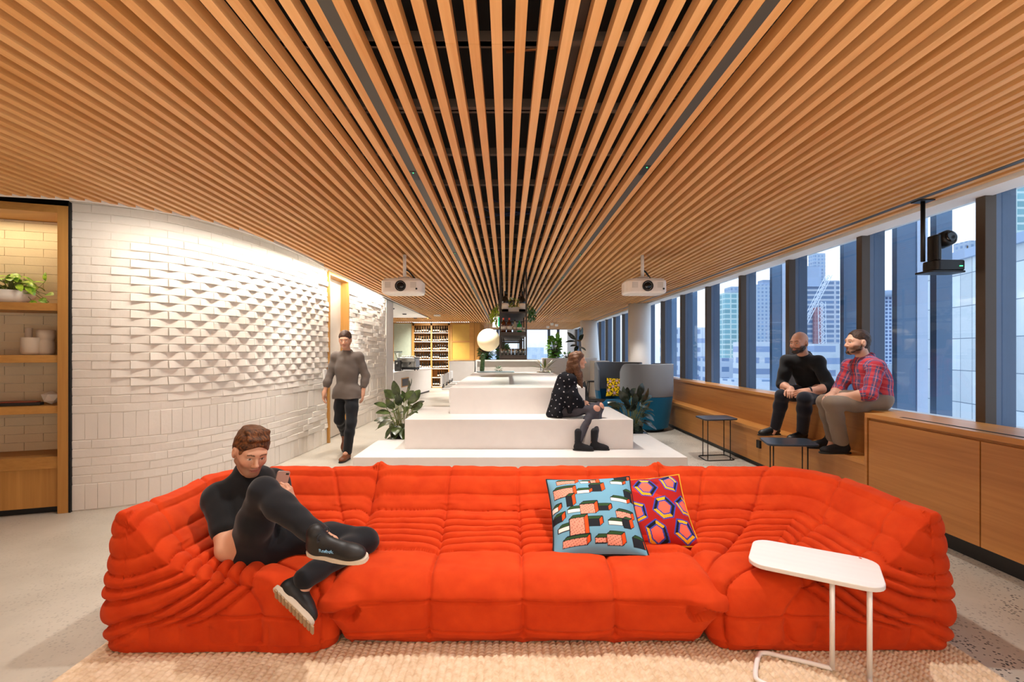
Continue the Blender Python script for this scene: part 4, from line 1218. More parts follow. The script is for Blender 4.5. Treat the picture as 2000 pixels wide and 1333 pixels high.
def figure(name, lab, J, h=.005, s=1.0, arms=1.0, legs=1.0, cloth=None, skin='c99a7c', face=None, hands=None, headscale=1.0, fem=False, belly=1.0, bare_feet=None):
    """one continuous body from joints; returns the Empty and helper data"""
    A = {k: np.array(v, float) for k, v in J.items() if k not in ('fwd', 'up')}
    pel, chest, neck = A['pelvis'], A['chest'], A['neck']
    _m = (A['shL'] + A['shR']) / 2
    for q in 'LR': A['sh' + q] = _m + (A['sh' + q] - _m) * .86
    t = thing(name, lab, 'person', tuple(pel))
    up1 = unit(chest - pel); sd = unit(A['shL'] - A['shR']); R1 = basis(np.cross(sd, up1), up1)
    up2 = unit(neck - chest); R2 = basis(np.cross(sd, up2), up2)
    hs = unit(A['hipL'] - A['hipR']); R0 = basis(np.cross(hs, up1), up1)
    RH = basis(J['fwd'], J.get('up', (0, 0, 1)))
    def torso(S, g=0, low=True):
        S.ell(pel + up1 * .01, np.array((.158 * s, .118 * s, .115 * s)) + g, R0, .05)
        S.ell(pel * .5 + chest * .5, np.array((.142 * s * belly, .105 * s * belly, .17 * s)) + g, R1, .06)
        S.ell(chest, np.array((.160 * s, .115 * s, .165 * s)) + g, R1, .06)
        S.ell(chest * .45 + neck * .55, np.array((.135 * s, .09 * s, .10 * s)) + g, R2, .05)
        S.cone(A['shR'], A['shL'], .047 * s + g, .047 * s + g, .05)
        for q in 'LR': S.cone(neck * .8 + chest * .2, A['sh' + q], .045 * s + g, .045 * s + g, .04)
    def arm(S, q, g=0, end=1.0, ge=None):
        sh, el, wr = A['sh' + q], A['el' + q], A['wr' + q]; a = arms * s; ge = g if ge is None else ge
        S.ell(sh, np.full(3, .053 * a + g), None, .03)
        if end <= 1:
            p = sh + (el - sh) * end; S.cone(sh, p, .055 * a + g, (.055 - .012 * end) * a + g, .03); return
        S.cone(sh, el, .055 * a + g, .043 * a + g, .03)
        m = sh * .5 + el * .5; S.ell(m, np.full(3, .047 * a + g), None, .03)
        k = end - 1; p = el + (wr - el) * k
        S.cone(el, el + (wr - el) * min(k, .35), .043 * a + g, .045 * a + g, .03)
        if k > .35: S.cone(el + (wr - el) * .35, p, .045 * a + g, (.045 - .017 * (k - .35) / .65) * a + ge, .03)
    def leg(S, q, g=0, end=2.0, gb=0):
        hp, kn, an = A['hip' + q], A['kn' + q], A['an' + q]; a = legs * s
        m = hp * .5 + kn * .5
        S.cone(hp, m, .092 * a + g, .078 * a + g, .05); S.cone(m, kn, .078 * a + g, .056 * a + g, .04)
        k = end - 1; p = kn + (an - kn) * k
        c_ = kn + (an - kn) * .32
        bk = unit(np.cross(np.cross(an - kn, hp - kn), an - kn)) if np.linalg.norm(np.cross(an - kn, hp - kn)) > 1e-4 else np.zeros(3)
        S.cone(kn, c_ + bk * .012, .055 * a + g, .058 * a + g, .04); S.cone(c_ + bk * .012, p, .058 * a + g, .04 * a + g + gb, .04)
    B = Soft(); torso(B)
    for q in 'LR': arm(B, q, 0, 2.0); leg(B, q)
    for q in 'LR': B.cone(A['an' + q], A['an' + q] + (unit(A['to' + q]) * .075 if 'to' + q in A else np.array((0, 0, -.04))), .035 * s, .03 * s, .03)
    B.cone(neck * .6 + chest * .4, A['head'] + RH @ (np.array((0, -.025, -.06)) * headscale), .06 * s, .056 * headscale * s, .03)
    head_parts(B, A['head'], RH, headscale, fem)
    for q, (d, n, cu) in (hands or {}).items():
        # thumb side follows from which hand it is
        hand_parts(B, A['wr' + q], d, n, 1 if q == 'R' else -1, cu, .98 * s if not fem else .88)
    V, Fq = B.mesh(h)
    C = face_colors(V, A['head'], RH, skin, **(face or {}), s=headscale)
    loc(np_obj('body', V, Fq, M_skin, t, C), t)
    return t, A, RH, torso, arm, leg, (R0, R1, R2)
def garment(t, S, name, mat, h=.006, wr=.004, sc=26, seed=1, col=None, relax=0, label=None):
    f = n3(seed, sc, wr); g = n3(seed + 50, sc * 2.4, wr * .4)
    V, Fq = S.mesh(h, (lambda x, y, z: f(x, y, z) + g(x, y, z)) if wr else None)
    o = np_obj(name, V, Fq, mat, t, col(V) if col else None, relax=relax); loc(o, t)
    if label: o['label'] = label
    return o
def hair_cap(t, c, R, mat, s=1.0, th=.012, line=.055, back=-.07, extra=None, h=.004, seed=3, rough=.002):
    c = np.array(c, float); L = lambda p: c + R @ (np.array(p, float) * s)
    S = Soft(); S.ell(L((0, -.016, .04)), np.array((.076 + th, .097 + th, .086 + th)) * s, R, .01)
    S.ell(L((0, -.024, .0)), np.array((.0735 + th * .8, .088 + th, .088)) * s, R, .02)
    if extra: extra(S, L, s)
    # take away the face and everything under the hairline
    S.ell(L((0, .13, -.04)), np.array((.14, .10, .10)) * s, R, .012, True)
    S.ell(L((0, .12, .0)), np.array((.075, .07, line + .012)) * s, R, .012, True)
    for q in (1, -1): S.ell(L((q * .088, .008, -.022)), np.array((.032, .034, .046)) * s, R, .01, True)
    S.ell(L((0, .0, -.16)), np.array((.12, .13, .16 + back)) * s, R, .012, True)
    f = n3(seed, 120, rough)
    V, Fq = S.mesh(h, f); o = np_obj('hair', V, Fq, mat, t, relax=1); loc(o, t); return o

def collar(t, A, J, mat, r=.072, up=.012, open_=.9, col=None):
    n = A['neck']; ax_ = unit(A['head'] - n); f = unit(J['fwd']); f = unit(f - ax_ * (f @ ax_)); l = np.cross(ax_, f)
    S = Soft(); pts = []
    for a in np.linspace(open_ * .55, 2 * PI - open_ * .55, 15):
        k = (1 + math.cos(a)) / 2
        pts.append(n + ax_ * (up + .018 - .05 * k) + f * (r * 1.12 * math.cos(a) - .004) + l * r * math.sin(a))
    S.chain(pts, [.013] * len(pts), .006)
    S.chain([p + ax_ * .014 + 0 for p in pts], [.009] * len(pts), .012)
    for i in (0, -1): S.cone(pts[i], pts[i] - ax_ * .035 + f * .012, .012, .006, .01)
    return garment(t, S, 'collar', mat, .004, 0, col=col)
# ---------------------------------------------------------------- man with the phone on the sofa
J = dict(pelvis=(-1.31, 2.68, .44), chest=(-1.47, 2.83, .63), neck=(-1.525, 2.84, .785), head=(-1.462, 2.77, .935),
         shR=(-1.64, 2.70, .68), shL=(-1.41, 2.99, .70), elR=(-1.475, 2.545, .455), wrR=(-1.31, 2.585, .60),
         elL=(-1.31, 2.95, .47), wrL=(-1.20, 2.69, .655), hipR=(-1.39, 2.60, .44), hipL=(-1.22, 2.74, .44),
         knR=(-1.228, 2.44, .80), anR=(-.885, 2.27, .635), knL=(-.79, 2.70, .445), anL=(-.965, 2.385, .40),
         toR=(.95, -.15, -.3), toL=(-.3, -.6, -.75), fwd=(.66, -.68, -.36), up=(.12, 0, 1))
t, A, RH, torso, arm, leg, Rs = figure('person', 'person in black sitting cross-legged in the orange corner sofa looking at a phone', J, .0035, 1.0, 1.12, .97,
    skin='cd9c80', face=dict(brow='3a2416', beard='6b4a36', strength=.55), hands=dict(L=((-.05, -.34, .94), (-1, .12, 0), .8), R=((.6, .1, .75), (0, .6, -.3), .5)), headscale=1.04)
S = Soft(); torso(S, .012)
for q in 'LR': arm(S, q, .014, .62)
S.cone(A['neck'] * .75 + A['chest'] * .25, A['neck'] + (A['head'] - A['neck']) * .10, .078, .070, .03)
garment(t, S, 'shirt', M_tee, .005, .004, 30, 4)
S = Soft(); S.ell(A['pelvis'] + np.array((0, 0, .0)), (.172, .132, .12), Rs[0], .06)
leg(S, 'R', .010, 1.97, .004); leg(S, 'L', .010, 2.10, .004)
garment(t, S, 'trousers', M_jean, .005, .0035, 28, 8)
def quiff(S, L, s):
    for i in range(9):
        x = -.05 + i * .0125; S.cone(L((x, .066, .10)), L((x * .9 + .004, .03, .124)), .009 * s + .003 * (i % 2), .014 * s + .003 * (i % 2), .012)
        S.cone(L((x * .9 + .004, .03, .124)), L((x * .8, -.06, .108)), .014 * s + .003 * (i % 2), .012 * s, .012)
hair_cap(t, A['head'], RH, M_hairq, 1.04, .0105, .066, -.085, quiff, .003, 5, .002)
sR = shoe(t, P(603, 1080, 2.27), P(716, 1094, 2.19), (-.05, -.28, 1), (M_blk, M_sole), 1.02, 0, .024, .0035)[0]
sL = shoe(t, P(536, 1152, 2.325), P(607, 1222, 2.245), (.42, .78, .46), (M_blk, M_sole), 1.02, 0, .026, .0035)[0]
def trainer_details(sh, heel, toe, up, lettering, tread):
    heel = np.array(heel, float); toe = np.array(toe, float); d = unit(toe - heel); u = np.array(up, float); u = unit(u - d * (u @ d)); sd = np.cross(d, u)
    M_lace = fabric('shoe_lace', '2a2a2e') if 'shoe_lace' not in MATS else MATS['shoe_lace']
    for k in range(4):
        f = .115 + .022 * k; z = .098 - .0105 * k - .0012 * k * k
        a = heel + d * f + u * (z - .022) + sd * .034; b = heel + d * (f + .006) + u * (z - .022) - sd * .034; m = heel + d * (f + .002) + u * z
        MB().tube(catmull([a, m, b], 5), .0035, 6).build('lace', M_lace, sh, smooth=True)
    b = heel + d * .10 + u * .112
    MB().tube(catmull([b, b + sd * .03 + u * .012, b + sd * .045 - u * .01, b + sd * .02 - u * .012, b], 5), .003, 6).build('lace_bow', M_lace, sh, smooth=True)
    MB().tube(catmull([b, b - sd * .03 + u * .012, b - sd * .045 - u * .01, b - sd * .02 - u * .012, b], 5), .003, 6).build('lace_bow', M_lace, sh, smooth=True)
    if lettering:
        cu = bpy.data.curves.new('lettering', 'FONT'); cu.body = 'Reebok'; cu.size = .024; cu.extrude = .0012
        to = bpy.data.objects.new('lettering_source', cu); COL.objects.link(to); bpy.context.view_layer.update()
        me = bpy.data.meshes.new_from_object(to.evaluated_get(bpy.context.evaluated_depsgraph_get())); bpy.data.objects.remove(to)
        M4 = frame_mat(heel + d * .098 + u * .050 + sd * .0455, d, u, sd); me.transform(M4); me.materials.clear(); me.materials.append(MATS.get('pale_blue_print') or plain('pale_blue_print', '7db4d8', .5))
        link(bpy.data.objects.new('lettering', me), sh)
    if tread:
        for k in range(11):
            f = .025 + .025 * k; w_ = .040 * (1 - .16 * math.exp(-(((f / .30) - .38) / .2) ** 2))
            MB().box(-w_, w_, f - .009, f + .009, -.0125, -.004, frame_mat(heel, sd, d, u)).build('tread_block', MATS['tan_rubber'], sh, bevel=.002)
plain('tan_rubber', 'b09a7c', .7)
_u2 = (.42, .78, .46)
trainer_details(sR, P(603, 1080, 2.27), P(716, 1094, 2.19), (-.05, -.28, 1), True, False)
trainer_details(sL, P(536, 1152, 2.325), P(607, 1222, 2.245), _u2, False, True)
# phone in his left hand
pc = np.array(P(549, 945, 2.67)); pu = unit((.22, .05, .97)); pn = np.array((-.55, .72, .35)); pn = unit(pn - pu * (pn @ pu)); ps = np.cross(pu, pn)
Mx = frame_mat(pc, ps, pn, pu)
ph = thing('mobile_phone', 'mobile phone with a pale rose back held by the person on the sofa', 'phone', pc)
M_rose = plain('rose_metal', 'b99a94', .3, .5); M_screen = plain('dark_screen', '15161a', .1)
bx = MB(); bx.prism([(x, y) for x, y in rrect(.068, .139, .01)], -.004, .004, Mx @ Matrix(((1, 0, 0, 0), (0, 0, 1, 0), (0, 1, 0, 0), (0, 0, 0, 1))))
loc(bx.build('phone_body', M_rose, ph, bevel=.0015), ph)
loc(MB().box(-.031, .031, .004, .0046, -.06, .06, Mx).build('screen', M_screen, ph), ph)
loc(MB().box(-.028, -.012, -.0052, -.004, .05, .06, Mx).build('camera_lens', M_screen, ph), ph)

# ---------------------------------------------------------------- walking man
J = dict(pelvis=(-2.275, 6.9, .95), chest=(-2.27, 6.88, 1.27), neck=(-2.27, 6.88, 1.50), head=(-2.275, 6.82, 1.675),
         shR=(-2.445, 6.88, 1.435), shL=(-2.085, 6.90, 1.435), elR=(-2.51, 6.86, 1.16), wrR=(-2.555, 6.78, .925), elL=(-2.02, 6.95, 1.16), wrL=(-2.05, 6.90, .915),
         hipR=(-2.36, 6.92, .93), hipL=(-2.19, 6.88, .93), knR=(-2.39, 6.92, .53), anR=(-2.42, 7.26, .25), knL=(-2.165, 6.74, .51), anL=(-2.215, 6.72, .10),
         toR=(0, -.5, -.85), toL=(-.1, -1, -.1), fwd=(.1, -1, -.22))
t, A, RH, torso, arm, leg, Rs = figure('person', 'person in a grey-brown shirt and dark jeans walking along the brick wall', J, .004, .95, .88, 1.0,
    skin='c08f74', face=dict(brow='2a1a12', beard='6a4a3a', strength=.3), hands=dict(R=((-.05, -.2, -1), (.9, 0, -.1), .5), L=((.02, -.15, -1), (-.9, 0, 0), .5)))
S = Soft(); torso(S, .018); S.ell(A['pelvis'] - np.array((0, 0, .06)), (.182, .142, .16), Rs[0], .05); [S.cone(A['hip' + q], A['hip' + q] * .7 + A['kn' + q] * .3, .118, .108, .04) for q in 'LR']; S.cut(A['pelvis'] - np.array((0, 0, .11)), (0, 0, -1))
for q in 'LR': arm(S, q, .016, 1.55, .014)
S.cone(A['neck'] - np.array((0, 0, .05)), A['neck'] + np.array((0, -.005, -.01)), .08, .07, .02)
garment(t, S, 'shirt', M_grey, .006, .005, 22, 14); collar(t, A, J, M_grey, .070, -.022)
S = Soft(); S.ell(A['pelvis'], (.17, .128, .13), Rs[0], .06)
for q in 'LR': leg(S, q, .012, 1.97, .012)
garment(t, S, 'trousers', M_jean, .006, .004, 24, 18)
hair_cap(t, A['head'], RH, M_hairb, 1.0, .009, .05, -.07, None, .005, 6)
shoe(t, (-2.205, 6.79, .006), (-2.235, 6.50, .006), (0, 0, 1), (M_leather, M_soled), 1.0, 0, .02, .005)
shoe(t, (-2.42, 7.33, .22), (-2.41, 7.16, .02), (0, -.8, .6), (M_leather, M_soled), 1.0, 0, .02, .005)

# ---------------------------------------------------------------- woman on the platform
J = dict(pelvis=(.735, 6.78, .70), chest=(.81, 6.78, .96), neck=(.93, 6.78, 1.185), head=(1.005, 6.77, 1.385),
         shR=(.885, 6.63, 1.115), shL=(.905, 6.93, 1.115), elR=(.92, 6.58, .86), wrR=(1.03, 6.65, .80), elL=(.94, 6.96, .86), wrL=(1.05, 6.86, .80),
         hipR=(.745, 6.70, .68), hipL=(.745, 6.86, .68), knR=(1.19, 6.58, .715), anR=(.945, 6.40, .30), knL=(1.285, 6.66, .745), anL=(1.16, 6.425, .30),
         toR=(.5, 0, -.9), toL=(.5, 0, -.9), fwd=(1, -.12, -.02), up=(-.05, 0, 1))
t, A, RH, torso, arm, leg, Rs = figure('person', 'person with long brown hair and a dotted black top sitting on the white platform', J, .004, .86, .88, 1.02,
    skin='d6a58c', face=dict(brow='5a4030'), hands=dict(R=((.95, .2, -.1), (0, .3, -1), .5), L=((.95, -.2, -.1), (0, .3, -1), .5)), headscale=.95, fem=True)
S = Soft(); torso(S, .025)
for q in 'LR': arm(S, q, .03, 1.92, .026)
for p in ((.60, 6.70, .62), (.60, 6.86, .62), (.66, 6.62, .66), (.70, 6.56, .70)):
    S.cone(A['shR'] * .5 + A['shL'] * .5 - np.array((.06, 0, .03)), p, .088, .035, .09)
S.cone(A['elR'] + np.array((-.03, 0, .05)), (.86, 6.57, .69), .07, .04, .06); S.cone(A['elR'], (1.02, 6.60, .74), .06, .045, .06)
S.cone(A['chest'], (.98, 6.70, .76), .10, .06, .06); S.cone((.58, 6.74, .605), (.74, 6.62, .63), .016, .04, .05)
def dots(V):
    C = np.empty((len(V), 3)); C[:] = lin('15151b'); r = np.random.RandomState(8)
    pk = []
    for i in r.permutation(len(V)):
        if all(np.linalg.norm(V[i] - p) > .075 for p in pk): pk.append(V[i])
        if len(pk) > 170: break
    for p in pk: C[np.linalg.norm(V - p, axis=1) < .0085] = lin('b9b6bd')
    return C
garment(t, S, 'poncho', attr_mat('dotted_crepe', .8, .0006, 300, .15), .005, .006, 18, 24, dots)
S = Soft(); S.ell(A['pelvis'], (.15, .12, .11), Rs[0], .06)
for q in 'LR': leg(S, q, .006, 1.98, .004)
def ripped(V):
    C = np.empty((len(V), 3)); C[:] = lin('4a484f')
    for q in 'LR':
        k = A['kn' + q] + np.array((.035, -.02, .02)); C[np.linalg.norm((V - k) / np.array((1, 1, .75)), axis=1) < .062] = lin('d29c84')
        m = A['kn' + q] * .5 + A['an' + q] * .5 + np.array((.03, -.03, .0)); C[np.linalg.norm((V - m) / np.array((1, 1, .3)), axis=1) < .03] = lin('6a5650')
    return C
garment(t, S, 'jeans', attr_mat('ripped_denim', .85, .0006, 300, .15), .005, .003, 30, 28, ripped)
c = A['head']; L = lambda p: c + RH @ (np.array(p, float) * .95)
def long(S, L, s):
    for x0_, p in ((.066, [(.06, .02, .092), (.084, -.03, -.01), (.09, -.015, -.10), (.08, .03, -.20), (.065, .06, -.28)]), (-.066, [(-.06, .02, .092), (-.084, -.03, -.01), (-.09, -.02, -.10), (-.088, .025, -.20), (-.07, .06, -.29)])):
        S.chain([L(q) for q in p], [.03, .028, .03, .03, .018], .04)
    S.chain([L((-.078, -.04, .03)), L((-.098, -.03, -.10)), L((-.108, .0, -.22)), L((-.11, .03, -.32)), L((-.10, .06, -.39))], [.03, .036, .038, .03, .014], .04)
    for x in (-.05, 0, .05):
        S.chain([L((x, -.085, .05)), L((x * 1.1, -.10, -.06)), L((x * 1.1, -.115, -.16)), L((x, -.14, -.27)), L((x * .8, -.15, -.33))], [.04, .042, .04, .034, .02], .05)
S = Soft(); S.ell(L((0, -.016, .04)), (.084, .103, .094), RH, .01); long(S, L, .95)
S.ell(L((0, .13, -.03)), (.12, .11, .10), RH, .012, True)
f = n3(33, 90, .003); V, Fq = S.mesh(.005, f); loc(np_obj('hair', V, Fq, M_hairl, t, relax=1), t)
shoe(t, (.885, 6.39, .203), (1.14, 6.33, .203), (0, 0, 1), (M_suede, M_soled), .9, .13, .022, .005)
shoe(t, (1.105, 6.425, .203), (1.36, 6.39, .203), (0, 0, 1), (M_suede, M_soled), .9, .13, .022, .005)

# ---------------------------------------------------------------- bald man on the bench
J = dict(pelvis=(3.60, 5.66, 1.045), chest=(3.52, 5.62, 1.25), neck=(3.43, 5.59, 1.445), head=(3.345, 5.52, 1.605),
         shL=(3.515, 5.41, 1.39), shR=(3.305, 5.735, 1.39), elL=(3.545, 5.30, 1.11), elR=(3.225, 5.66, 1.11), wrL=(3.275, 5.26, 1.075), wrR=(3.195, 5.43, 1.085),
         hipL=(3.60, 5.54, 1.03), hipR=(3.54, 5.74, 1.03), knL=(3.21, 5.21, 1.0), knR=(3.165, 5.55, 1.0), anL=(3.33, 5.44, .605), anR=(3.20, 5.75, .605),
         toL=(-.5, -.2, -.9), toR=(-.5, -.1, -.9), fwd=(-.9, -.42, -.06))
t, A, RH, torso, arm, leg, Rs = figure('person', 'bald bearded person in a black shirt sitting on the upper bench with clasped hands', J, .004, 1.0, .98, 1.0,
    skin='c8957c', face=dict(brow='3a2a22', beard='2c1f18', strength=.9), hands=dict(L=((-.85, .25, -.25), (.1, .75, -.3), .75), R=((-.45, -.75, -.3), (-.1, -.2, -1), .7)))
S = Soft(); torso(S, .016)
for q in 'LR': arm(S, q, .016, 1.18, .016)
S.cone(A['neck'] * .8 + A['chest'] * .2, A['neck'] - (A['head'] - A['neck']) * .10, .085, .078, .03)
garment(t, S, 'shirt', M_blackshirt, .006, .007, 20, 34); collar(t, A, J, M_blackshirt, .076, -.018)
S = Soft(); S.ell(A['pelvis'], (.175, .135, .11), Rs[0], .06)
for q in 'LR': leg(S, q, .010, 1.97, .010)
garment(t, S, 'jeans', M_denim, .006, .0025, 20, 38)
bd = Soft(); L = lambda p: A['head'] + RH @ np.array(p, float)
bd.ell(L((0, .07, -.095)), (.034, .03, .028), RH, .02); bd.cone(L((-.03, .068, -.058)), L((.03, .068, -.058)), .012, .012, .01)
for q in (1, -1): bd.chain([L((q * .066, .01, -.04)), L((q * .056, .04, -.075)), L((q * .02, .075, -.1))], [.008, .013, .018], .02)
bd.ell(L((0, .10, -.071)), (.021, .02, .009), RH, .006, True)
V, Fq = bd.mesh(.004, n3(3, 150, .0015)); loc(np_obj('beard', V, Fq, M_haird, t), t)
lt = MB().lathe([(.034, -.009), (.037, -.009), (.037, .009), (.034, .009)], (0, 0, 0), 18, Matrix.Rotation(PI / 2, 4, 'Y'))
w_ = lt.build('watch', M_dark, t, smooth=False); w_.location = Vector(A['wrL'] * .9 + A['elL'] * .1 - A['pelvis'])
shoe(t, (3.40, 5.47, .514), (3.12, 5.36, .514), (0, 0, 1), (M_blk, M_soled), 1.0, 0, .016, .005)
shoe(t, (3.27, 5.78, .514), (2.985, 5.72, .514), (0, 0, 1), (M_blk, M_soled), 1.0, 0, .016, .005)

# ---------------------------------------------------------------- man in the plaid shirt
J = dict(pelvis=(3.60, 4.74, 1.045), chest=(3.585, 4.75, 1.24), neck=(3.53, 4.77, 1.43), head=(3.455, 4.76, 1.595),
         shL=(3.525, 4.58, 1.355), shR=(3.505, 4.95, 1.355), elL=(3.40, 4.53, 1.10), elR=(3.42, 4.98, 1.10), wrL=(3.25, 4.66, 1.075), wrR=(3.26, 4.83, 1.08),
         hipL=(3.58, 4.65, 1.03), hipR=(3.57, 4.83, 1.03), knL=(3.13, 4.66, 1.0), knR=(3.19, 4.84, 1.0), anL=(3.27, 4.72, .605), anR=(3.33, 4.93, .605),
         toL=(-.5, .1, -.9), toR=(-.5, 0, -.9), fwd=(-1, .02, .02))
t, A, RH, torso, arm, leg, Rs = figure('person', 'bearded person in a red and blue plaid shirt sitting on the upper bench', J, .004, 1.0, 1.0, 1.0,
    skin='d2a48c', face=dict(brow='4a3020', beard='5a3a26', strength=.85), hands=dict(L=((-.75, .6, -.15), (0, .1, -1), .5), R=((-.8, -.5, -.2), (0, 0, -1), .5)))
def plaid(V):
    x, y, z = V.T; C = np.empty((len(V), 3)); C[:] = lin('a83a44')
    p1 = z + .25 * x; p2 = y * .8 + (x * .75)
    for q in 'LR':
        for a_, b_, rr_ in ((A['sh' + q], A['el' + q], .085), (A['el' + q], A['wr' + q], .075)):
            ba = b_ - a_; L_ = np.linalg.norm(ba); dd = ba / L_; t_ = ((V - a_) @ dd); r_ = np.linalg.norm(V - a_ - np.clip(t_, 0, L_)[:, None] * dd, axis=1)
            n1 = unit(np.cross(dd, (0, 1, .2))); n2 = np.cross(dd, n1); an = np.arctan2((V - a_) @ n2, (V - a_) @ n1)
            m = (r_ < rr_) & (t_ > .02); p1 = np.where(m, t_ + .02, p1); p2 = np.where(m, an * .0677, p2)
    def band(q, per, a, b): f = (q / per) % 1; return (f > a) & (f < b)
    C[:] = lin('56557c')
    C[band(p1, .095, .05, .38)] = lin('86506a'); b2 = band(p2, .08, .0, .42); C[b2] = lin('b23a48'); C[b2 & band(p1, .095, .05, .38)] = lin('c04a50')
    C[band(p1, .095, .62, .69)] = lin('b8707c'); C[band(p2, .08, .68, .76)] = lin('cf7f86')
    return C
S = Soft(); torso(S, .016)
for q in 'LR': arm(S, q, .016, 1.25, .016)
S.cone(A['neck'] * .75 + A['chest'] * .25, A['neck'] + (A['head'] - A['neck']) * .0, .082, .074, .03)
garment(t, S, 'shirt', attr_mat('plaid_cotton', .85, .0006, 300, .15), .005, .006, 20, 44, plaid); collar(t, A, J, MATS['plaid_cotton'], .073, -.010, col=plaid)
S = Soft(); S.ell(A['pelvis'] - np.array((0, 0, .01)), (.172, .132, .11), Rs[0], .06)
for q in 'LR': leg(S, q, .012, 1.93, .012)
garment(t, S, 'trousers', M_chino, .006, .004, 24, 48)
b_ = Soft(); b_.ell(A['pelvis'] + np.array((0, 0, .05)), (.176, .138, .018), Rs[0], .01); garment(t, b_, 'belt', M_blk, .005, 0)
hair_cap(t, A['head'], RH, M_hairb, 1.0, .005, .085, -.07, None, .004, 9)
bd = Soft(); L = lambda p: A['head'] + RH @ np.array(p, float)
bd.ell(L((0, .068, -.095)), (.032, .028, .026), RH, .02); bd.cone(L((-.028, .068, -.058)), L((.028, .068, -.058)), .011, .011, .01)
for q in (1, -1): bd.chain([L((q * .068, .005, -.02)), L((q * .062, .02, -.065)), L((q * .02, .072, -.1))], [.008, .013, .017], .02)
bd.ell(L((0, .10, -.071)), (.021, .02, .009), RH, .006, True)
V, Fq = bd.mesh(.004, n3(4, 150, .0015)); loc(np_obj('beard', V, Fq, M_hairb, t), t)
shoe(t, (3.345, 4.70, .514), (3.06, 4.72, .514), (0, 0, 1), (M_suede, M_soled), 1.0, 0, .018, .005)
shoe(t, (3.38, 4.96, .514), (3.10, 4.97, .514), (0, 0, 1), (M_suede, M_soled), 1.0, 0, .018, .005)
# ================================================================== plants
def leaf(mb, base, d, up, L, Wd, droop=.3, fold=.25, n=7, tipw=1.0):
    d = Vector(d).normalized(); up = Vector(up); up = (up - d * up.dot(d)).normalized(); sd = d.cross(up)
    vs = []; p = Vector(base)
    for i in range(n):
        t = i / (n - 1); a = -droop * t
        w_ = Wd / 2 * (math.sin(PI * min(1, t * .94 + .03)) ** .75) * (1 - .25 * t * tipw)
        dd = d * math.cos(a) + up * math.sin(a); uu = up * math.cos(a) - d * math.sin(a)
        if i: p = p + dd * (L / (n - 1))
        vs += [p - sd * w_ + uu * w_ * fold, p, p + sd * w_ + uu * w_ * fold]
    fs = []
    for i in range(n - 1):
        for j in range(2): fs.append((i * 3 + j, i * 3 + j + 1, (i + 1) * 3 + j + 1, (i + 1) * 3 + j))
    mb.add(vs, fs)
def leafmat(name, a, b_, rough=.3, sc=7):
    m = plain(name, a, rough, 0, .1, sc); nt = m.node_tree; b = nt.nodes['Principled BSDF']
    n = nd(nt, 'ShaderNodeTexNoise', Scale=float(sc), Detail=3.0); nt.links.new(coords(nt), n.inputs['Vector'])
    nt.links.new(ramp(nt, n.outputs['Fac'], [(.35, a), (.65, b_)]), b.inputs['Base Color'])
    b.inputs['Subsurface Weight'].default_value = 0
    return m
M_rubber = leafmat('rubber_leaf', '26301a', '5a6a3c', .25); M_rubberd = leafmat('dark_rubber_leaf', '1a211c', '3a4638', .25)
M_pothos = leafmat('pothos_leaf', '4f8a1e', 'b9d84a', .3, 30); M_fig = leafmat('fig_leaf', '4f9434', '98cc58', .35, 12)
M_fern = leafmat('dark_foliage', '1e4a22', '3f7a36', .5, 12); M_lime = leafmat('lime_foliage', '7a9a1c', 'b9cc3a', .5, 14)
M_stem = plain('plant_stem', '6a7038', .6); M_stemd = plain('bark_stem', '5a4632', .8); M_soil = plain('potting_soil', '2a2018', .95)
def bush(parent, c, mat, n, r, zr, L, Wd, seed, up_bias=.6, droop=.5, name='foliage', stems=True, squash=1.0, stem_mat=None, fold=.25, face=False):
    """leaves on arching stems from one root"""
    rr = random.Random(seed); m = MB(); s = MB(); c = Vector(c)
    for i in range(n):
        an = rr.uniform(0, 2 * PI) if n < 12 else 2 * PI * (i * .618) ; t = (i + .5) / n
        h = zr[0] + (zr[1] - zr[0]) * (t + rr.uniform(-.12, .12)); rad = r * (.25 + .55 * math.sin(PI * min(max(t, .05), .95))) * rr.uniform(.7, 1.1)
        root = c + Vector((math.cos(an) * .04, math.sin(an) * .04 * squash, zr[0]))
        b = c + Vector((math.cos(an) * rad * .55, math.sin(an) * rad * .55 * squash, h))
        el = up_bias * (t * 1.6 - .65) + rr.uniform(-.25, .25)
        d = Vector((math.cos(an) * math.cos(el), math.sin(an) * math.cos(el) * squash, math.sin(el)))
        l = L * rr.uniform(.75, 1.15)
        leaf(m, b, d, (math.cos(an) + rr.uniform(-.3, .3), math.sin(an) + rr.uniform(-.5, .1), .75) if face else ((0, 0, 1) if abs(d.z) < .8 else (-math.cos(an), -math.sin(an), .3)), l, Wd * rr.uniform(.8, 1.15), droop * rr.uniform(.4, 1.4), fold)
        if stems: s.tube([root, (root + b) / 2 + Vector((0, 0, .02)), b + d * l * .15], .005, 5)
    o = m.build(name, mat, parent, smooth=True); loc(o, parent)
    if stems: loc(s.build('stem', stem_mat or M_stem, parent, smooth=True), parent)
    return o
def lpot(parent, c, r, h, mat, name='pot'):
    o = MB().lathe([(.001, 0), (r * .78, 0), (r, h * .9), (r, h), (r * .9, h), (r * .88, h * .88), (.001, h * .88)], c, 28).build(name, mat, parent, smooth=True); loc(o, parent)
c = Vector((-1.62, 7.46, .003)); t = thing('rubber_plant', 'large dark leaved rubber plant on the floor at the brick wall side of the platform', 'plant', c, 0, 'rubber plants by the platform')
lpot(t, c, .17, .26, M_dark); bush(t, c, M_rubber, 64, .50, (.20, .80), .25, .15, 12, 1.05, .6, fold=.12, face=True)
c = Vector((2.08, 8.02, .003)); t = thing('rubber_plant', 'large dark rubber plant with bluish leaves in front of the blue armchairs', 'plant', c, 0, 'rubber plants by the platform')
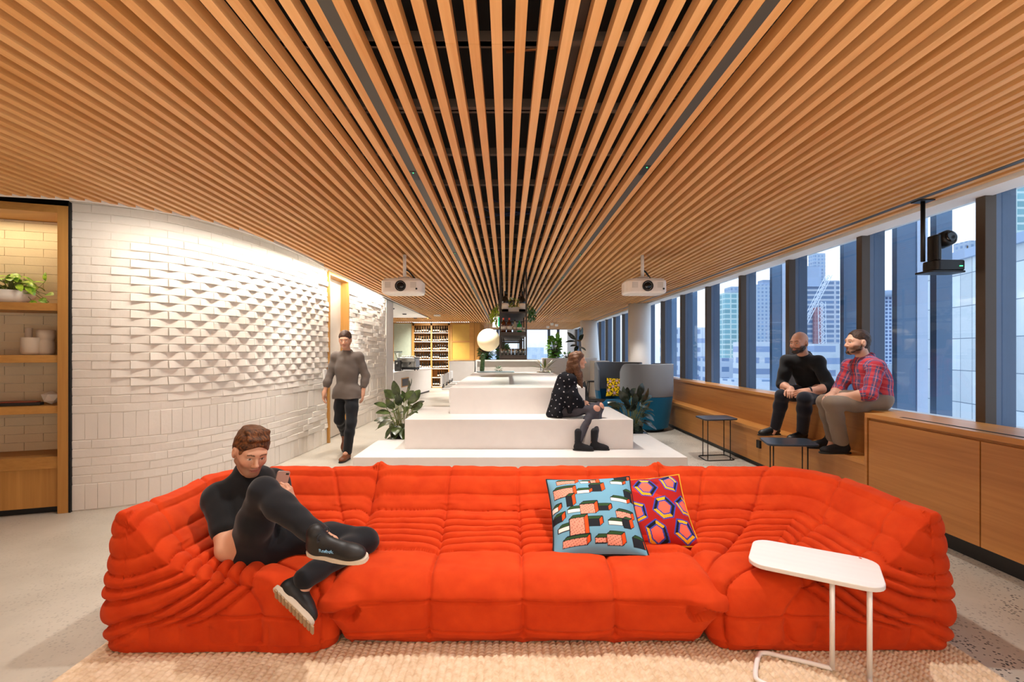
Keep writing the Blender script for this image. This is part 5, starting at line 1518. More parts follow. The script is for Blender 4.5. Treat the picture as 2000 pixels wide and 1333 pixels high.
lpot(t, c, .17, .26, M_dark); bush(t, c, M_rubberd, 64, .50, (.18, .74), .26, .155, 31, 1.05, .6, fold=.12, face=True)
# pothos in a white bowl
c = shelf_pt(22, .17, 1.953); t = thing('pothos', 'variegated pothos trailing from a white bowl on the top shelf', 'plant', c)
o = MB().lathe([(.001, 0), (.13, 0), (.165, .05), (.178, .115), (.170, .115), (.155, .06), (.001, .06)], c, 36).build('bowl', M_cerw, t, smooth=True); loc(o, t)
rr = random.Random(2); m = MB(); s = MB()
for i in range(46):
    an = rr.uniform(0, 2 * PI); rad = rr.uniform(.02, .20); h = .14 + .17 * (1 - rad / .24) * rr.uniform(.4, 1.1)
    b = c + Vector((math.cos(an) * rad, math.sin(an) * rad * .7, h)); el = rr.uniform(-.5, .4)
    d = Vector((math.cos(an) * math.cos(el), math.sin(an) * math.cos(el), math.sin(el)))
    leaf(m, b, d, (0, -.4, 1), rr.uniform(.08, .125), rr.uniform(.055, .085), rr.uniform(.3, 1.0), .2, 6)
    s.tube([c + Vector((0, 0, .07)), c + Vector((math.cos(an) * rad * .5, math.sin(an) * rad * .4, h * .9)), b], .0028, 5)
for x, z in ((.22, .09), (.27, .05), (.31, .09), (.24, .15), (.20, .03), (-.17, .05), (-.12, .02), (.33, .02)):
    b = c + u * -x + Vector((0, -.06, z)); leaf(m, b, (rr.uniform(-.3, .8), -.35, rr.uniform(-.7, .2)), (0, -.6, .7), .10, .07, .5, .2, 6)
    s.tube([c + Vector((0, 0, .11)), c + u * -x * .6 + Vector((0, -.06, .14)), b], .0028, 5)
b = shelf_pt(90, .36, 2.20); leaf(m, b, (-.2, -.05, .9), (0, -1, 0), .09, .05, .4, .2, 6)
s.tube([c + Vector((0, .03, .1)), shelf_pt(70, .3, 2.10), b], .0025, 5)
loc(m.build('foliage', M_pothos, t, smooth=True), t); loc(s.build('stem', M_stem, t, smooth=True), t)

# ================================================================== high back armchairs
M_gfab = fabric('grey_wool', '878b90', '6c7076'); M_bfab = fabric('blue_wool', '0f6d96', '0b5578')
def highback(lab, loc_, face, arc=125, H=1.275, low=.66):
    t = thing('armchair', lab, 'armchair', loc_, face, 'blue and grey high backed armchairs')
    def rad(z): return .40 + .115 * min(1, z / .75) ** .8
    def shell(z0, z1, a, th, name, mat, nz=10, top=0):
        m = MB(); n = 40; pts = []
        for i in range(n + 1):
            an = PI / 2 + math.radians(-a + 2 * a * i / n)                       # back of the chair is +y
            edge = min(i, n - i) / n
            zt = z1 - top * max(0, 1 - edge / .10) ** 2
            ring = []
            for k in range(nz + 1): z = z0 + (zt - z0) * k / nz; ring.append((rad(z), z))
            for k in range(nz, -1, -1): z = z0 + (zt - z0) * k / nz; ring.append((rad(z) - th, z))
            for r_, z in ring: pts.append((r_ * math.cos(an), r_ * math.sin(an), z))
        k = 2 * (nz + 1); m.grid(pts, n + 1, k, False, True)
        m.add([], []); m.f.append(tuple(range(k - 1, -1, -1))); m.m.append(0); m.f.append(tuple(range(n * k, n * k + k))); m.m.append(0)
        return m.build(name, mat, t, bevel=.012)
    shell(low, H, arc, .05, 'backrest', M_gfab, 10, .16)
    shell(.06, low, arc, .06, 'base_shell', M_bfab, 8)
    MB().lathe([(.001, .02), (.33, .02), (.36, .06), (.40, .36), (.40, .40), (.36, .44), (.001, .45)], (0, 0, 0), 40).build('seat', M_bfab, t, smooth=True)
    MB().lathe([(.001, 0.002), (.34, 0.002), (.345, .03), (.001, .03)], (0, 0, 0), 36).build('plinth', M_dark, t, smooth=False)
    return t
highback('blue and grey high backed armchair turned away, showing its rounded outer shell', (2.70, 9.38, 0), math.radians(-140))
highback('blue and grey high backed armchair facing the sofa with a yellow cushion on it', (2.46, 10.65, 0), math.radians(-14))
cushion('yellow floral print cushion in the blue and grey armchair', None, P(1203, 757, 10.45), (1, -.35, 0), (.15, .3, 1), .42, .07, print_flower, M_pipe_b, 90)

# ================================================================== chairs behind the table
def stool(lab, loc_, h=.72):
    t = thing('bar_stool', lab, 'stool', loc_, 0)
    MB().prism(rrect(.34, .34, .05), h - .03, h).build('seat', M_dark, t, bevel=.006)
    for a, b in ((-1, -1), (1, -1), (1, 1), (-1, 1)):
        MB().tube([(a * .13, b * .13, h - .03), (a * .18, b * .18, 0.005)], .012, 8).build('leg', M_dark, t, smooth=True)
    MB().tube([(x * 1.25, y * 1.25, .28) for x, y in ((-.13, -.13), (.13, -.13), (.13, .13), (-.13, .13))], .008, 6, closed=True).build('foot_rail', M_dark, t, smooth=True)
stool('black bar stool with square seat beyond the seated woman', (2.30, 12.8, 0), .74)
t = thing('wire_chair', 'dark shell chair on thin wire legs behind the seated woman', 'chair', (1.80, 10.1, 0), .9)
S = MB(); pts = []
for i in range(9):
    for j in range(9):
        uu = -1 + i / 4; vv = j / 8
        yb = .22 - .5 * min(vv, .5) * 2 + max(0, vv - .5) * .1; zz = .45 + max(0, vv - .5) * .75; yy = -.2 + min(vv, .5) * .8
        pts.append((uu * .22 * (1 - .15 * vv), yy + max(0, vv - .5) * .18, zz + .05 * uu * uu))
S.grid(pts, 9, 9); o = S.build('seat_shell', M_charcoal, t, smooth=True); so = o.modifiers.new('s', 'SOLIDIFY'); so.thickness = .012
for x, y in ((-.2, -.2), (.2, -.2), (.2, .2), (-.2, .2)):
    MB().tube([(x * .5, y * .6, .45), (x * 1.1, y * 1.15, .008)], .007, 6).build('leg', M_dark, t, smooth=True)
M_wchair = plain('white_shell', 'efeeec', .4)
for i in range(4):
    t = thing('bar_chair', ['white backed bar chair nearest the platform steps at the long table', 'second white backed bar chair along the long table', 'third white backed bar chair along the long table', 'white backed bar chair farthest along the long table'][i], 'chair', (-1.24 - .02 * i, 10.9 + .75 * i, 0), PI / 2, 'white bar chairs along the table')
    b = MB(); b.prism(rrect(.42, .05, .02, 3, 0, .2), .74, .98, Matrix.Shear('XZ', 4, (0, 0))); b.build('backrest', M_wchair, t, bevel=.01)
    MB().prism(rrect(.42, .40, .06), .66, .70).build('seat', M_wchair, t, bevel=.01)
    MB().tube([(0, 0, .02), (0, 0, .66)], .022, 10).build('post', M_dark, t, smooth=True)
    MB().lathe([(.001, 0.002), (.21, 0.002), (.21, .012), (.03, .03), (.001, .03)], (0, 0, 0), 28).build('base_plate', M_dark, t, smooth=False)
    MB().box(-.15, .15, .17, .19, .66, .78).build('back_bracket', M_dark, t)

# ================================================================== projectors and camera
M_proj = plain('projector_white', 'efe9e1', .4); M_lens = plain('lens_glass', '0a0a0e', .08); M_grille = plain('grille_grey', 'cfc8bf', .6)
def projector(lab, X, d, flip=1):
    zc = CH + (688 - 558.5) * (d - .2) / F
    t = thing('projector', lab, 'projector', (X, d, ZC), 0, 'ceiling projectors')
    z = zc - ZC
    w_, dp, hh = .255, .19, .085
    b = MB(); out = []
    for k in range(40):
        a = 2 * PI * k / 40; x = math.cos(a); y = math.sin(a)
        out.append((np.sign(x) * abs(x) ** .35 * w_, np.sign(y) * abs(y) ** .45 * dp))
    b.prism(out, z - hh, z + hh); o = b.build('housing', M_proj, t, bevel=.03, bseg=4)
    b = MB(); b.prism([(x * .9, y * .93) for x, y in out], z + hh - .01, z + hh + .012); b.build('top_cover', M_grille, t, bevel=.006)
    Mx = Matrix.Translation((0, -dp, z)) @ Matrix.Rotation(PI / 2, 4, 'X')
    lx = .0
    o = MB().lathe([(.066, -.02), (.066, .016), (.058, .02), (.052, .006), (.052, -.01)], (lx, 0, 0), 32, Mx).build('lens_ring', M_dark, t, smooth=True)
    l = MB().lathe([(.05, .0), (.045, .012), (.03, .016), (.001, .019)], (lx, 0, 0), 28, Mx).build('lens', M_lens, o, smooth=True)
    for sx in (-1, 1):
        b = MB()
        for k in range(6): b.box(sx * .155 - .035, sx * .155 + .035, -dp - .003, -dp + .01, z - .02 + k * .012, z - .014 + k * .012)
        b.build('vent', M_grille, t)
    MB().lathe([(.012, 0), (.012, .005), (.001, .006)], (.195, 0, -.035), 12, Mx).build('sensor', M_lens, t, smooth=True)
    MB().tube([(0, .05, z + hh + .05), (0, .05, 0)], .022, 12).build('pole', M_proj, t, smooth=True)
    b = MB(); b.box(-.07, .07, -.02, .12, z + hh + .035, z + hh + .055); b.box(-.11, -.09, -.05, .15, z + hh + .005, z + hh + .04); b.box(.09, .11, -.05, .15, z + hh + .005, z + hh + .04); b.box(-.11, .11, .02, .08, z + hh + .03, z + hh + .042)
    b.build('bracket', M_grille, t, bevel=.004)
    MB().tube(catmull([(.0, .08, z + .25), (.05, .09, z + .22), (.10, .10, z + .16), (.13, .12, z + .12), (.12, .14, z + .09)], 5), .011, 7).build('cable', M_dark, t, smooth=True)
    return t
projector('white ceiling projector hung before the brick wall doorway', -1.295, 6.1)
projector('white ceiling projector hung on the window side of the room', 1.735, 6.12)
t = thing('conference_camera', 'black conference camera hanging from the ceiling by the windows', 'camera', (3.40, 3.945, ZC), 0)
MB().box(-.06, .06, -.05, .05, -.012, -.001).build('ceiling_plate', M_dark, t, bevel=.003)
MB().tube([(0, 0, -.01), (0, 0, -.50)], .016, 10).build('pole', M_dark, t, smooth=True)
b = MB(); b.prism(rrect(.30, .16, .03, 4, .12, -.02), -.60, -.585); b.build('tray', M_dark, t, bevel=.003)
b = MB(); b.prism(rrect(.25, .15, .04, 5, .14, -.03), -.584, -.50); b.build('camera_base', M_dark, t, bevel=.012)
b = MB(); b.prism(rrect(.05, .10, .02, 4, .075, -.02), -.50, -.29); b.build('arm', M_dark, t, bevel=.012)
Mx = Matrix.Translation((.155, -.02, -.325)) @ Matrix.Rotation(math.radians(78), 4, 'X') @ Matrix.Rotation(math.radians(0), 4, 'Z')
o = MB().lathe([(.001, -.075), (.045, -.07), (.062, -.04), (.066, .0), (.062, .05), (.05, .062), (.001, .062)], (0, 0, 0), 28, Mx).build('camera_head', M_dark, t, smooth=True)
MB().lathe([(.046, .062), (.046, .07), (.03, .072), (.001, .066)], (0, 0, 0), 24, Mx).build('lens', M_lens, o, smooth=True)
MB().box(.20, .225, -.108, -.104, -.556, -.548).build('indicator', MATS['led_green'], t)

# ================================================================== hanging bar shelf
t = thing('hanging_shelf', 'tall black steel shelf hung from the ceiling over the table', 'shelving', (.11, 7.5, ZC))
M_steel = plain('blackened_steel', '37312d', .45, .4)
x0, x1, y0, y1 = -.097, .307, 7.47, 10.6
Z = lambda z: z
def hb(name, *bx, mat=M_steel, par=None):
    b = MB()
    for q in bx: b.box(*q)
    return loc(b.build(name, mat, par or t), t)
for y in (y0, 8.5, 9.55, y1):
    for x in (x0, x1): hb('upright', (x - .012, x + .012, y - .012, y + .012, 1.383, ZC + .05))
hb('top_shelf', (x0 - .012, x1 + .012, y0, y1, 2.10, 2.125))
hb('middle_shelf', (x0 - .012, x1 + .012, y0, y1, 1.755, 1.81))
hb('bottom_shelf', (x0 - .012, x1 + .012, y0, y1, 1.383, 1.45))
hb('glass_rail', (x0, x1, y0, y0 + .008, 1.478, 1.486))
hb('glass_rail', (x0 - .006, x0 + .002, y0, y1, 1.478, 1.486), (x1 - .002, x1 + .006, y0, y1, 1.478, 1.486))
hb('rail', (x0, x1, y0 - .004, y0 + .004, 1.845, 1.853))
hb('rail', (x0 - .004, x0 + .004, y0, y1, 1.845, 1.853), (x1 - .004, x1 + .004, y0, y1, 1.845, 1.853))
for y in (8.5, 9.55, y1):
    for q in ((x0, x1, y - .01, y + .01, 2.02, 2.04), (x0, x1, y - .01, y + .01, 1.69, 1.71), (x0 + .04, x0 + .055, y - .01, y + .01, 1.45, 1.755), (x1 - .055, x1 - .04, y - .01, y + .01, 1.45, 1.755)): hb('inner_bar', q)
M_gl = glass('clear_glassware', 'f2f6f4', .3)
M_amber = plain('amber_spirit', '5a2a0c', .12); M_redcap = plain('red_seal', 'd0452a', .4); M_greeng = plain('green_bottle', '0f8a3c', .12); M_clearb = plain('pale_spirit', 'b9b7a6', .12); M_lab = plain('bottle_label', 'efe9dc', .6)
def bottle(lab, cat, p, h, r, glass_, cap, group=None, label=True, neckr=.013):
    t = thing('bottle', lab, cat, p, 0, group)
    MB().lathe([(.001, 0), (r, 0), (r, h * .56), (r * .85, h * .66), (neckr, h * .78), (neckr, h * .93), (.001, h * .93)], (0, 0, 0), 18).build('glass_body', glass_, t, smooth=True)
    MB().lathe([(.001, h * .86), (neckr + .002, h * .86), (neckr + .002, h), (.001, h)], (0, 0, 0), 14).build('cap', cap, t, smooth=False)
    if label: MB().lathe([(r + .0008, h * .14), (r + .0008, h * .42)], (0, 0, 0), 18).build('paper_label', M_lab, t, smooth=True)
    return t
zb = 1.812
g = 'spirit bottles on the hanging shelf'
bottle('amber spirit bottle with a red top beside the shelf edge nearest the globe lamp', 'bottle', (-.045, 7.62, zb), .225, .042, M_amber, M_redcap, g)
bottle('amber spirit bottle with a red top, next to the clear one', 'bottle', (.045, 7.62, zb), .225, .042, M_amber, M_redcap, g)
bottle('clear spirit bottle standing between the amber and green ones', 'bottle', (.135, 7.66, zb), .20, .032, M_clearb, M_dark, g)
bottle('bright green bottle on the middle hanging shelf', 'bottle', (.205, 7.6, zb), .18, .038, M_greeng, M_greeng, g, True)
bottle('short pale jar bottle at the window side end of the middle hanging shelf', 'bottle', (.27, 7.62, zb), .07, .03, M_clearb, M_lab, g, False)
bottle('big dark bottle with a shoulder on the top hanging shelf, globe lamp side', 'bottle', (-.02, 7.6, 2.127), .33, .052, plain('dark_bottle', '1c1510', .15), M_dark, 'large bottles on the top hanging shelf')
bottle('big dark bottle with a shoulder on the top hanging shelf, window side', 'bottle', (.25, 7.62, 2.127), .33, .052, MATS['dark_bottle'], M_dark, 'large bottles on the top hanging shelf')
c = Vector((.12, 7.75, 2.127)); t2 = thing('shelf_planter', 'pale box planter with lime green leaves on the top hanging shelf', 'planter', c)
loc(MB().box(.035, .20, 7.66, 8.2, 2.127, 2.215).build('planter_box', M_stone, t2, bevel=.004), t2)
bush(t2, (.11, 7.8, 2.127), M_lime, 60, .2, (.09, .22), .10, .035, 7, .8, .4, 'foliage', False, 2.0)
def trail(lab, x, mat, seed, zlow, ys):
    t = thing('trailing_plant', lab, 'plant', (x, 7.8, 2.127), 0)
    rr = random.Random(seed); m = MB(); s = MB()
    sx = 1 if x > .1 else -1
    lpot(t, (x - sx * .04, 7.9, 2.127), .045, .08, M_dark)
    for k in range(9):
        y = rr.uniform(*ys); bx = x + sx * rr.uniform(.02, .16); L_ = rr.uniform(.3, 1) * (2.2 - zlow)
        pts = [Vector((x - sx * .04, 7.9, 2.2)), Vector((bx * .6 + x * .4, y, 2.26)), Vector((bx, y, 2.2)), Vector((bx + sx * .02, y, 2.2 - L_))]
        s.tube(catmull(pts, 4), .003, 5)
        for q in range(12):
            f = q / 11; p = pts[2].lerp(pts[3], f) + Vector((rr.uniform(-.02, .02), rr.uniform(-.02, .02), .02))
            a = rr.uniform(0, 6.28); leaf(m, p, (math.cos(a), math.sin(a), rr.uniform(-.8, .2)), (0, 0, 1), rr.uniform(.05, .09), .035, .4, .2, 5)
    loc(m.build('foliage', mat, t, smooth=True), t); loc(s.build('stem', M_stem, t, smooth=True), t)
trail('lime green trailing plant spilling off the hanging shelf toward the globe lamp', -.10, M_lime, 3, 1.85, (7.5, 8.4))
trail('dark green trailing plant spilling off the window side of the hanging shelf', .31, M_fern, 5, 1.95, (7.5, 8.4))
gi = 0
for r_, y in enumerate((7.56, 7.68, 7.8)):
    for k in range(7):
        p = (x0 + .035 + k * .056, y, 1.452)
        if gi == 0:
            g0 = MB().lathe([(.001, 0), (.021, 0), (.026, .10), (.0245, .10), (.02, .006), (.001, .006)], (0, 0, 0), 14).build('drinking_glass', M_gl, smooth=True)
            tag(g0, 'clear drinking glass upside in the rows on the lowest hanging shelf', 'glass', 'clear tumblers on the hanging shelf'); g0['label'] = 'clear tumbler standing in rows on the lowest hanging shelf'
            g0.location = p
        else:
            q = g0.copy(); COL.objects.link(q); q.location = p
        gi += 1

# globe pendant
t = thing('globe_pendant', 'glowing round paper globe pendant beside the black hanging shelf', 'pendant lamp', (-.37, 10.0, ZC))
M_globe = plain('globe_shade', 'f3e6c8', .7, 0, .02, 20, emit='ffdc9c', estr=.27)
gz = CH + (688 - 664.5) * 10 / F - ZC
b = MB(); prof = []
for k in range(41):
    a = -PI / 2 + PI * k / 40; prof.append((max(.001, .236 * math.cos(a) * (1 + .012 * math.sin(k * PI))), .236 * math.sin(a)))
b.lathe(prof, (0, 0, gz), 40); b.build('shade', M_globe, t, smooth=True)
MB().tube([(0, 0, gz + .23), (0, 0, 0)], .003, 6).build('cord', M_dark, t)
# small ceiling fittings
def disc(name, lab, cat, x, y, d, r, mat, h=.03, z=ZC, group=None):
    o = MB().lathe([(.001, -h), (r * .85, -h), (r, -h * .5), (r, 0), (.001, 0)], (0, 0, 0), 24).build(name, mat, smooth=False); p = P(x, y, d); o.location = (p.x, d, z - .001); tag(o, lab, cat, group)
disc('smoke_detector', 'round white detector on the slatted ceiling in front of the wine racks', 'detector', 854, 615, 16.0, .12, M_proj, .05)
for i, (x, y) in enumerate(((766, 601), (790, 612), (811, 620))):
    d = (1.237 + .03) * F / (688 - y)
    disc('downlight', ['black downlight in the white bar ceiling nearest the brick wall', 'middle black downlight in the white bar ceiling', 'black downlight in the white bar ceiling nearest the wine racks'][i], 'downlight', x, y, d * 1.02, .07, M_dark, .025, ZC + .03, 'downlights over the bar')
for i, (x, d) in enumerate(((1078, 20.6), (1087, 21.4), (1070, 23.0))):
    disc('spotlight', ['small white ceiling spotlight nearest the back windows', 'small white ceiling spotlight farthest towards the window wall', 'small white ceiling spotlight between its two neighbours'][(2, 1, 0)[i]], 'spotlight', x, 630, d, .07, M_proj, .10, ZC, 'white spotlights over the lounge')
t = thing('dome_camera', 'black dome camera on a white bracket above the hanging shelf', 'camera', (.10, 11.0, ZC))
MB().box(-.05, .05, -.05, .05, -.06, -.002).build('bracket', M_proj, t); MB().lathe([(.001, -.17), (.05, -.16), (.075, -.11), (.08, -.06), (.001, -.06)], (0, 0, 0), 22).build('dome', M_lens, t, smooth=True)
# exit sign
t = thing('exit_sign', 'green and white running man exit sign under the ceiling by the globe lamp', 'sign', (-.20, 13.0, ZC))
M_exit = plain('exit_green', '109a6a', .4, emit='18c88a', estr=.8); M_exw = plain('exit_white', 'f2f4f2', .4, emit='ffffff', estr=.8)
MB().box(-.17, .17, -.015, .015, -.57, -.28).build('sign_panel', M_exw, t, bevel=.004)
MB().box(-.02, .16, -.018, -.015, -.55, -.30).build('green_field', M_exit, t)
m = MB(); m.prism([(.02, 0), (.10, .07), (.10, .03), (.14, .03), (.14, -.03), (.10, -.03), (.10, -.07)], 0, .003, Matrix.Translation((0, -.018, -.425)) @ Matrix.Rotation(PI / 2, 4, 'X'))
m.build('arrow', M_exw, t)
for x in (-.12, .12): MB().tube([(x, 0, -.28), (x, 0, 0)], .004, 6).build('rod', M_dark, t)
# ================================================================== back of the room: bar, wine racks, planters
t = thing('service_counter', 'pale bar counter with a small timber lined niche beside the brick wall', 'counter', (-3.2, 16, 0))
b = MB(); b.prism([(-3.98, 14.25), (-3.32, 14.25), (-2.86, 18.4), (-3.55, 18.4)], .06, .87); loc(b.build('counter_body', M_stone, t), t)
b = MB(); b.prism([(-4.0, 14.22), (-3.30, 14.22), (-2.84, 18.43), (-3.55, 18.43)], .87, .905); loc(b.build('worktop', M_white, t, bevel=.004), t)
b = MB(); b.prism([(-3.9, 14.35), (-3.38, 14.35), (-2.92, 18.3), (-3.5, 18.3)], .002, .06); loc(b.build('plinth', M_dark, t), t)
ca = Vector((-3.32, 14.25, 0)); cb_ = Vector((-2.86, 18.4, 0)); cd = (cb_ - ca).normalized(); cn = Vector((cd.y, -cd.x, 0))
NM = frame_mat(ca + cd * 1.05, cd, cn, Vector((0, 0, 1)))
b = MB(); b.box(-.36, .36, -.02, .012, .40, .69, NM); loc(b.build('niche_frame', M_oakh, t), t)
b = MB(); b.box(-.32, .32, .0, .014, .43, .66, NM); loc(b.build('niche', M_charcoal, t), t)
# espresso machine and grinder
M_chrome = plain('brushed_steel', 'b9b6b0', .3, .85, .1, 30)
t = thing('espresso_machine', 'steel espresso machine on the pale bar counter', 'coffee machine', (-3.15, 15.6, .906), -.1)
MB().box(-.30, .30, -.22, .22, .10, .40).build('body', M_chrome, t, bevel=.02); MB().box(-.28, .28, -.30, -.20, .28, .42).build('group_cover', M_chrome, t, bevel=.02)
MB().box(-.30, .30, -.30, .20, .03, .09).build('drip_tray', M_dark, t, bevel=.01); MB().box(-.31, .31, -.2, .22, .40, .42).build('cup_rail', M_dark, t)
for x in (-.15, .12): 
    MB().tube([(x, -.26, .27), (x, -.27, .23), (x + .02, -.40, .21)], .02, 8).build('portafilter', M_dark, t, smooth=True)
for x in (-.27, .27): MB().tube([(x, -.27, .30), (x, -.31, .22), (x, -.30, .10)], .008, 6).build('steam_wand', M_dark, t, smooth=True)
for x in (-.25, .25):
    for y in (-.18, .15): MB().lathe([(.02, 0), (.02, .03), (.001, .03)], (x, y, .0), 10).build('foot', M_dark, t)
for i, x in enumerate((-.2, -.12, -.04, .04, .12, .2)):
    c_ = MB().lathe([(.001, 0), (.022, 0), (.035, .05), (.032, .05), (.02, .006), (.001, .006)], (0, 0, 0), 12).build('coffee_cup', M_cerw, smooth=True, loc=(-3.15 + x, 15.62 - .1 * x, 1.327)); tag(c_, 'small white cup in the row on top of the espresso machine', 'cup', 'cups on the espresso machine')
t = thing('coffee_grinder', 'dark coffee grinder with a flared hopper beside the espresso machine', 'coffee grinder', (-3.36, 15.0, .906))
MB().box(-.09, .09, -.12, .12, .0, .34).build('body', M_charcoal, t, bevel=.02)
MB().lathe([(.05, .34), (.05, .40), (.12, .56), (.12, .60), (.125, .60), (.125, .61), (.001, .61)], (0, 0, 0), 20).build('hopper', M_gl, t, smooth=False)
MB().lathe([(.127, .60), (.127, .615), (.001, .615)], (0, 0, 0), 20).build('hopper_lid', M_dark, t); MB().tube([(0, -.12, .26), (0, -.2, .25)], .025, 8).build('spout', M_chrome, t, smooth=True)
p = bottle('small dark tamper bottle beside the coffee grinder', 'bottle', (-3.52, 14.75, .906), .16, .035, MATS['dark_bottle'], M_dark, None, False)

# wall of wine racks
YB0 = 20.2
def bx(x, d=YB0): return (x - VX) * d / F
def bz(y, d=YB0): return CH - (y - VY) * d / F
struct(MB().box(-7, bx(768), 20.62, 20.75, 0, 3.1).build('wall_far', M_white))
t = thing('wine_rack', 'timber wine rack wall filled with bottles behind the bar', 'shelving', (bx(842), YB0, 0))
b = MB(); xs_ = (bx(806), bx(842.5), bx(878))
for i, x in enumerate(xs_):
    w_ = .055 if i != 1 else .03
    loc(MB().box(x - w_ + (.05 if i == 0 else 0), x + w_ - (.05 if i == 2 else 0), YB0, YB0 + .4, 0.002, bz(631)).build('upright', M_oak, t), t)
loc(MB().box(xs_[0], xs_[2], YB0 + .38, YB0 + .4, 0.002, bz(631)).build('back_panel', M_oak, t), t)
loc(MB().box(xs_[0], xs_[2], YB0, YB0 + .4, bz(636), bz(631)).build('header', M_oakh, t), t)
loc(MB().box(xs_[0], xs_[2], YB0, YB0 + .4, 0.002, .06).build('plinth', M_oakh, t), t)
M_ledge = plain('shelf_edge', 'dcd2c2', .5)
ysh = (650, 667.3, 685, 702.3, 720, 737.4, 755)
for y in ysh:
    for a, c in ((xs_[0] + .05, xs_[1] - .03), (xs_[1] + .03, xs_[2] - .05)):
        z = bz(y); s_ = loc(MB().box(a, c, YB0 + .02, YB0 + .38, z - .035, z).build('shelf', M_oakh, t), t)
        loc(MB().box(a, c, YB0, YB0 + .02, z - .03, z + .004).build('shelf_edge', M_ledge, s_), s_) if False else MB().box(a, c, YB0 - .002, YB0 + .02, z - .03, z + .004).build('shelf_edge', M_ledge, s_)
M_wine = plain('wine_glass_dark', '12120f', .12, 0, .3); M_wlab = plain('wine_label', 'e9e2d2', .6, 0, .1, 30)
def wine_mesh(lo, hi, r=.037, h=.30):
    m = MB(); m.mi(0).lathe([(.001, 0), (r, 0), (r, .17), (r * .8, .20), (.014, .225), (.014, h), (.001, h)], (0, 0, 0), 14)
    m.mi(1).lathe([(r + .001, lo), (r + .001, hi)], (0, 0, 0), 14)
    return m
wk = [wine_mesh(.04, .10, .034), wine_mesh(.06, .12, .034), wine_mesh(.03, .085, .036, .29)]
rr = random.Random(6); protos = [None, None, None]; ordn = ['top', 'second', 'third', 'fourth', 'fifth', 'sixth', 'bottom']
for si, y in enumerate(ysh):
    for ci, (a, c) in enumerate(((xs_[0] + .06, xs_[1] - .04), (xs_[1] + .04, xs_[2] - .06))):
        if ci == 0 and si > 4: continue
        n = 7; lab = 'dark wine bottle on the %s shelf of the wine rack bay %s' % (ordn[si], ('near the green panel', 'near the amber cabinet')[ci])
        for k in range(n):
            kk = (si + ci + k // 3) % 3
            if si == 5 and k < 2: continue
            p = (a + .045 + (c - a - .09) * k / (n - 1), YB0 + .09 + rr.uniform(-.01, .01), bz(y) + .001)
            if protos[kk] is None:
                o = wk[kk].build('wine_bottle', [M_wine, M_wlab], smooth=True); protos[kk] = o
            else:
                o = protos[kk].copy(); COL.objects.link(o)
            o.location = p; tag(o, lab, 'bottle', 'wine bottles on the %s shelf, bay %s' % (ordn[si], ('one', 'two')[ci]))
# glass panel and amber cabinet
M_panel = plain('ribbed_green_glass', 'b4bda8', .15, 0, .1, 14); M_amberg = plain('amber_glass', 'c9a24e', .2, 0, .08, 5)
t = thing('glass_panel', 'pale green ribbed glass panel in a thin timber frame beside the wine rack', 'panel', (bx(786), YB0, 0))
loc(MB().box(bx(768.5), bx(804), YB0 + .06, YB0 + .08, bz(704), bz(632)).build('pane', M_panel, t), t)
b = MB(); b.box(bx(766.5), bx(768.5), YB0, YB0 + .1, bz(706), bz(630)); b.box(bx(768.5), bx(804), YB0, YB0 + .1, bz(706), bz(704)); b.box(bx(768.5), bx(804), YB0, YB0 + .1, bz(632), bz(630)); b.box(bx(804), bx(806), YB0, YB0 + .1, bz(706), bz(630))
loc(b.build('frame', M_oak, t), t)
struct(MB().box(bx(766), bx(806), YB0 + .1, YB0 + .2, 0, bz(630)).build('wall_nook', M_white))
t = thing('amber_cabinet', 'timber cabinet with two amber glass panes beyond the wine rack', 'cabinet', (bx(900), YB0, 0))
loc(MB().box(bx(879), bx(936), YB0 + .05, YB0 + .6, bz(706), bz(630)).build('carcass', M_oak, t), t)
for ya, yb in ((634, 666), (669, 702)):
    loc(MB().box(bx(883), bx(917), YB0 + .03, YB0 + .05, bz(yb), bz(ya)).build('pane', M_amberg, t), t)
b = MB()
for q in ((879, 883, 630, 706), (917, 926, 630, 706)): b.box(bx(q[0]), bx(q[1]), YB0, YB0 + .05, bz(q[3]), bz(q[2]))
for q in ((630, 634), (666, 669), (702, 706)): b.box(bx(883), bx(917), YB0, YB0 + .05, bz(q[1]), bz(q[0]))
loc(b.build('frame', M_oakh, t), t)
t = thing('slat_screen', 'screen of upright timber slats beside the amber cabinet', 'screen', (bx(937), 20.3, 0))
for k in range(7):
    loc(MB().box(bx(936) + .0, bx(936) + .05, 20.3 + .5 * k, 20.36 + .5 * k, 1.12, ZC + .02).build('slat', M_oak, t), t)
loc(MB().box(bx(936), bx(936) + .05, 20.3, 23.4, 1.06, 1.12).build('bottom_rail', M_oak, t), t)
# white low blocks and planters
def block_(name, lab, cat, q, mat=M_stone):
    o = MB().box(*q).build(name, mat, bevel=.006); tag(o, lab, cat); return o
block_('white_plinth', 'tall white block between the wine rack and the planter trough', 'plinth', ((877 - VX) * 14.2 / F, (927 - VX) * 14.2 / F, 14.2, 15.6, .002, CH - 18 * 14.2 / F))
t = thing('planter_trough', 'long white trough with a lipped top behind the long table', 'planter', (.05, 14.3, 0))
a, c = (929 - VX) * 14 / F, (1058 - VX) * 14 / F; zt_ = CH - 15.5 * 14 / F
loc(MB().box(a, c, 14.0, 14.9, zt_ - .04, zt_).build('top_lip', M_white, t, bevel=.004), t)
loc(MB().box(a + .03, c - .03, 14.12, 14.85, .002, zt_ - .04).build('trough_body', M_grille, t), t)
loc(MB().box(a, a + .04, 14.0, 14.12, .002, zt_ - .04).build('end_panel', M_white, t), t)
loc(MB().box(a + .1, c - .1, 14.2, 14.8, zt_, zt_ + .004).build('soil', M_soil, t), t)
block_('window_planter', 'pale planter wall carrying the fig tree by the back windows', 'planter', ((1060 - VX) * 16 / F, 3.0, 16.0, 16.7, .002, CH - 12 * 16 / F))
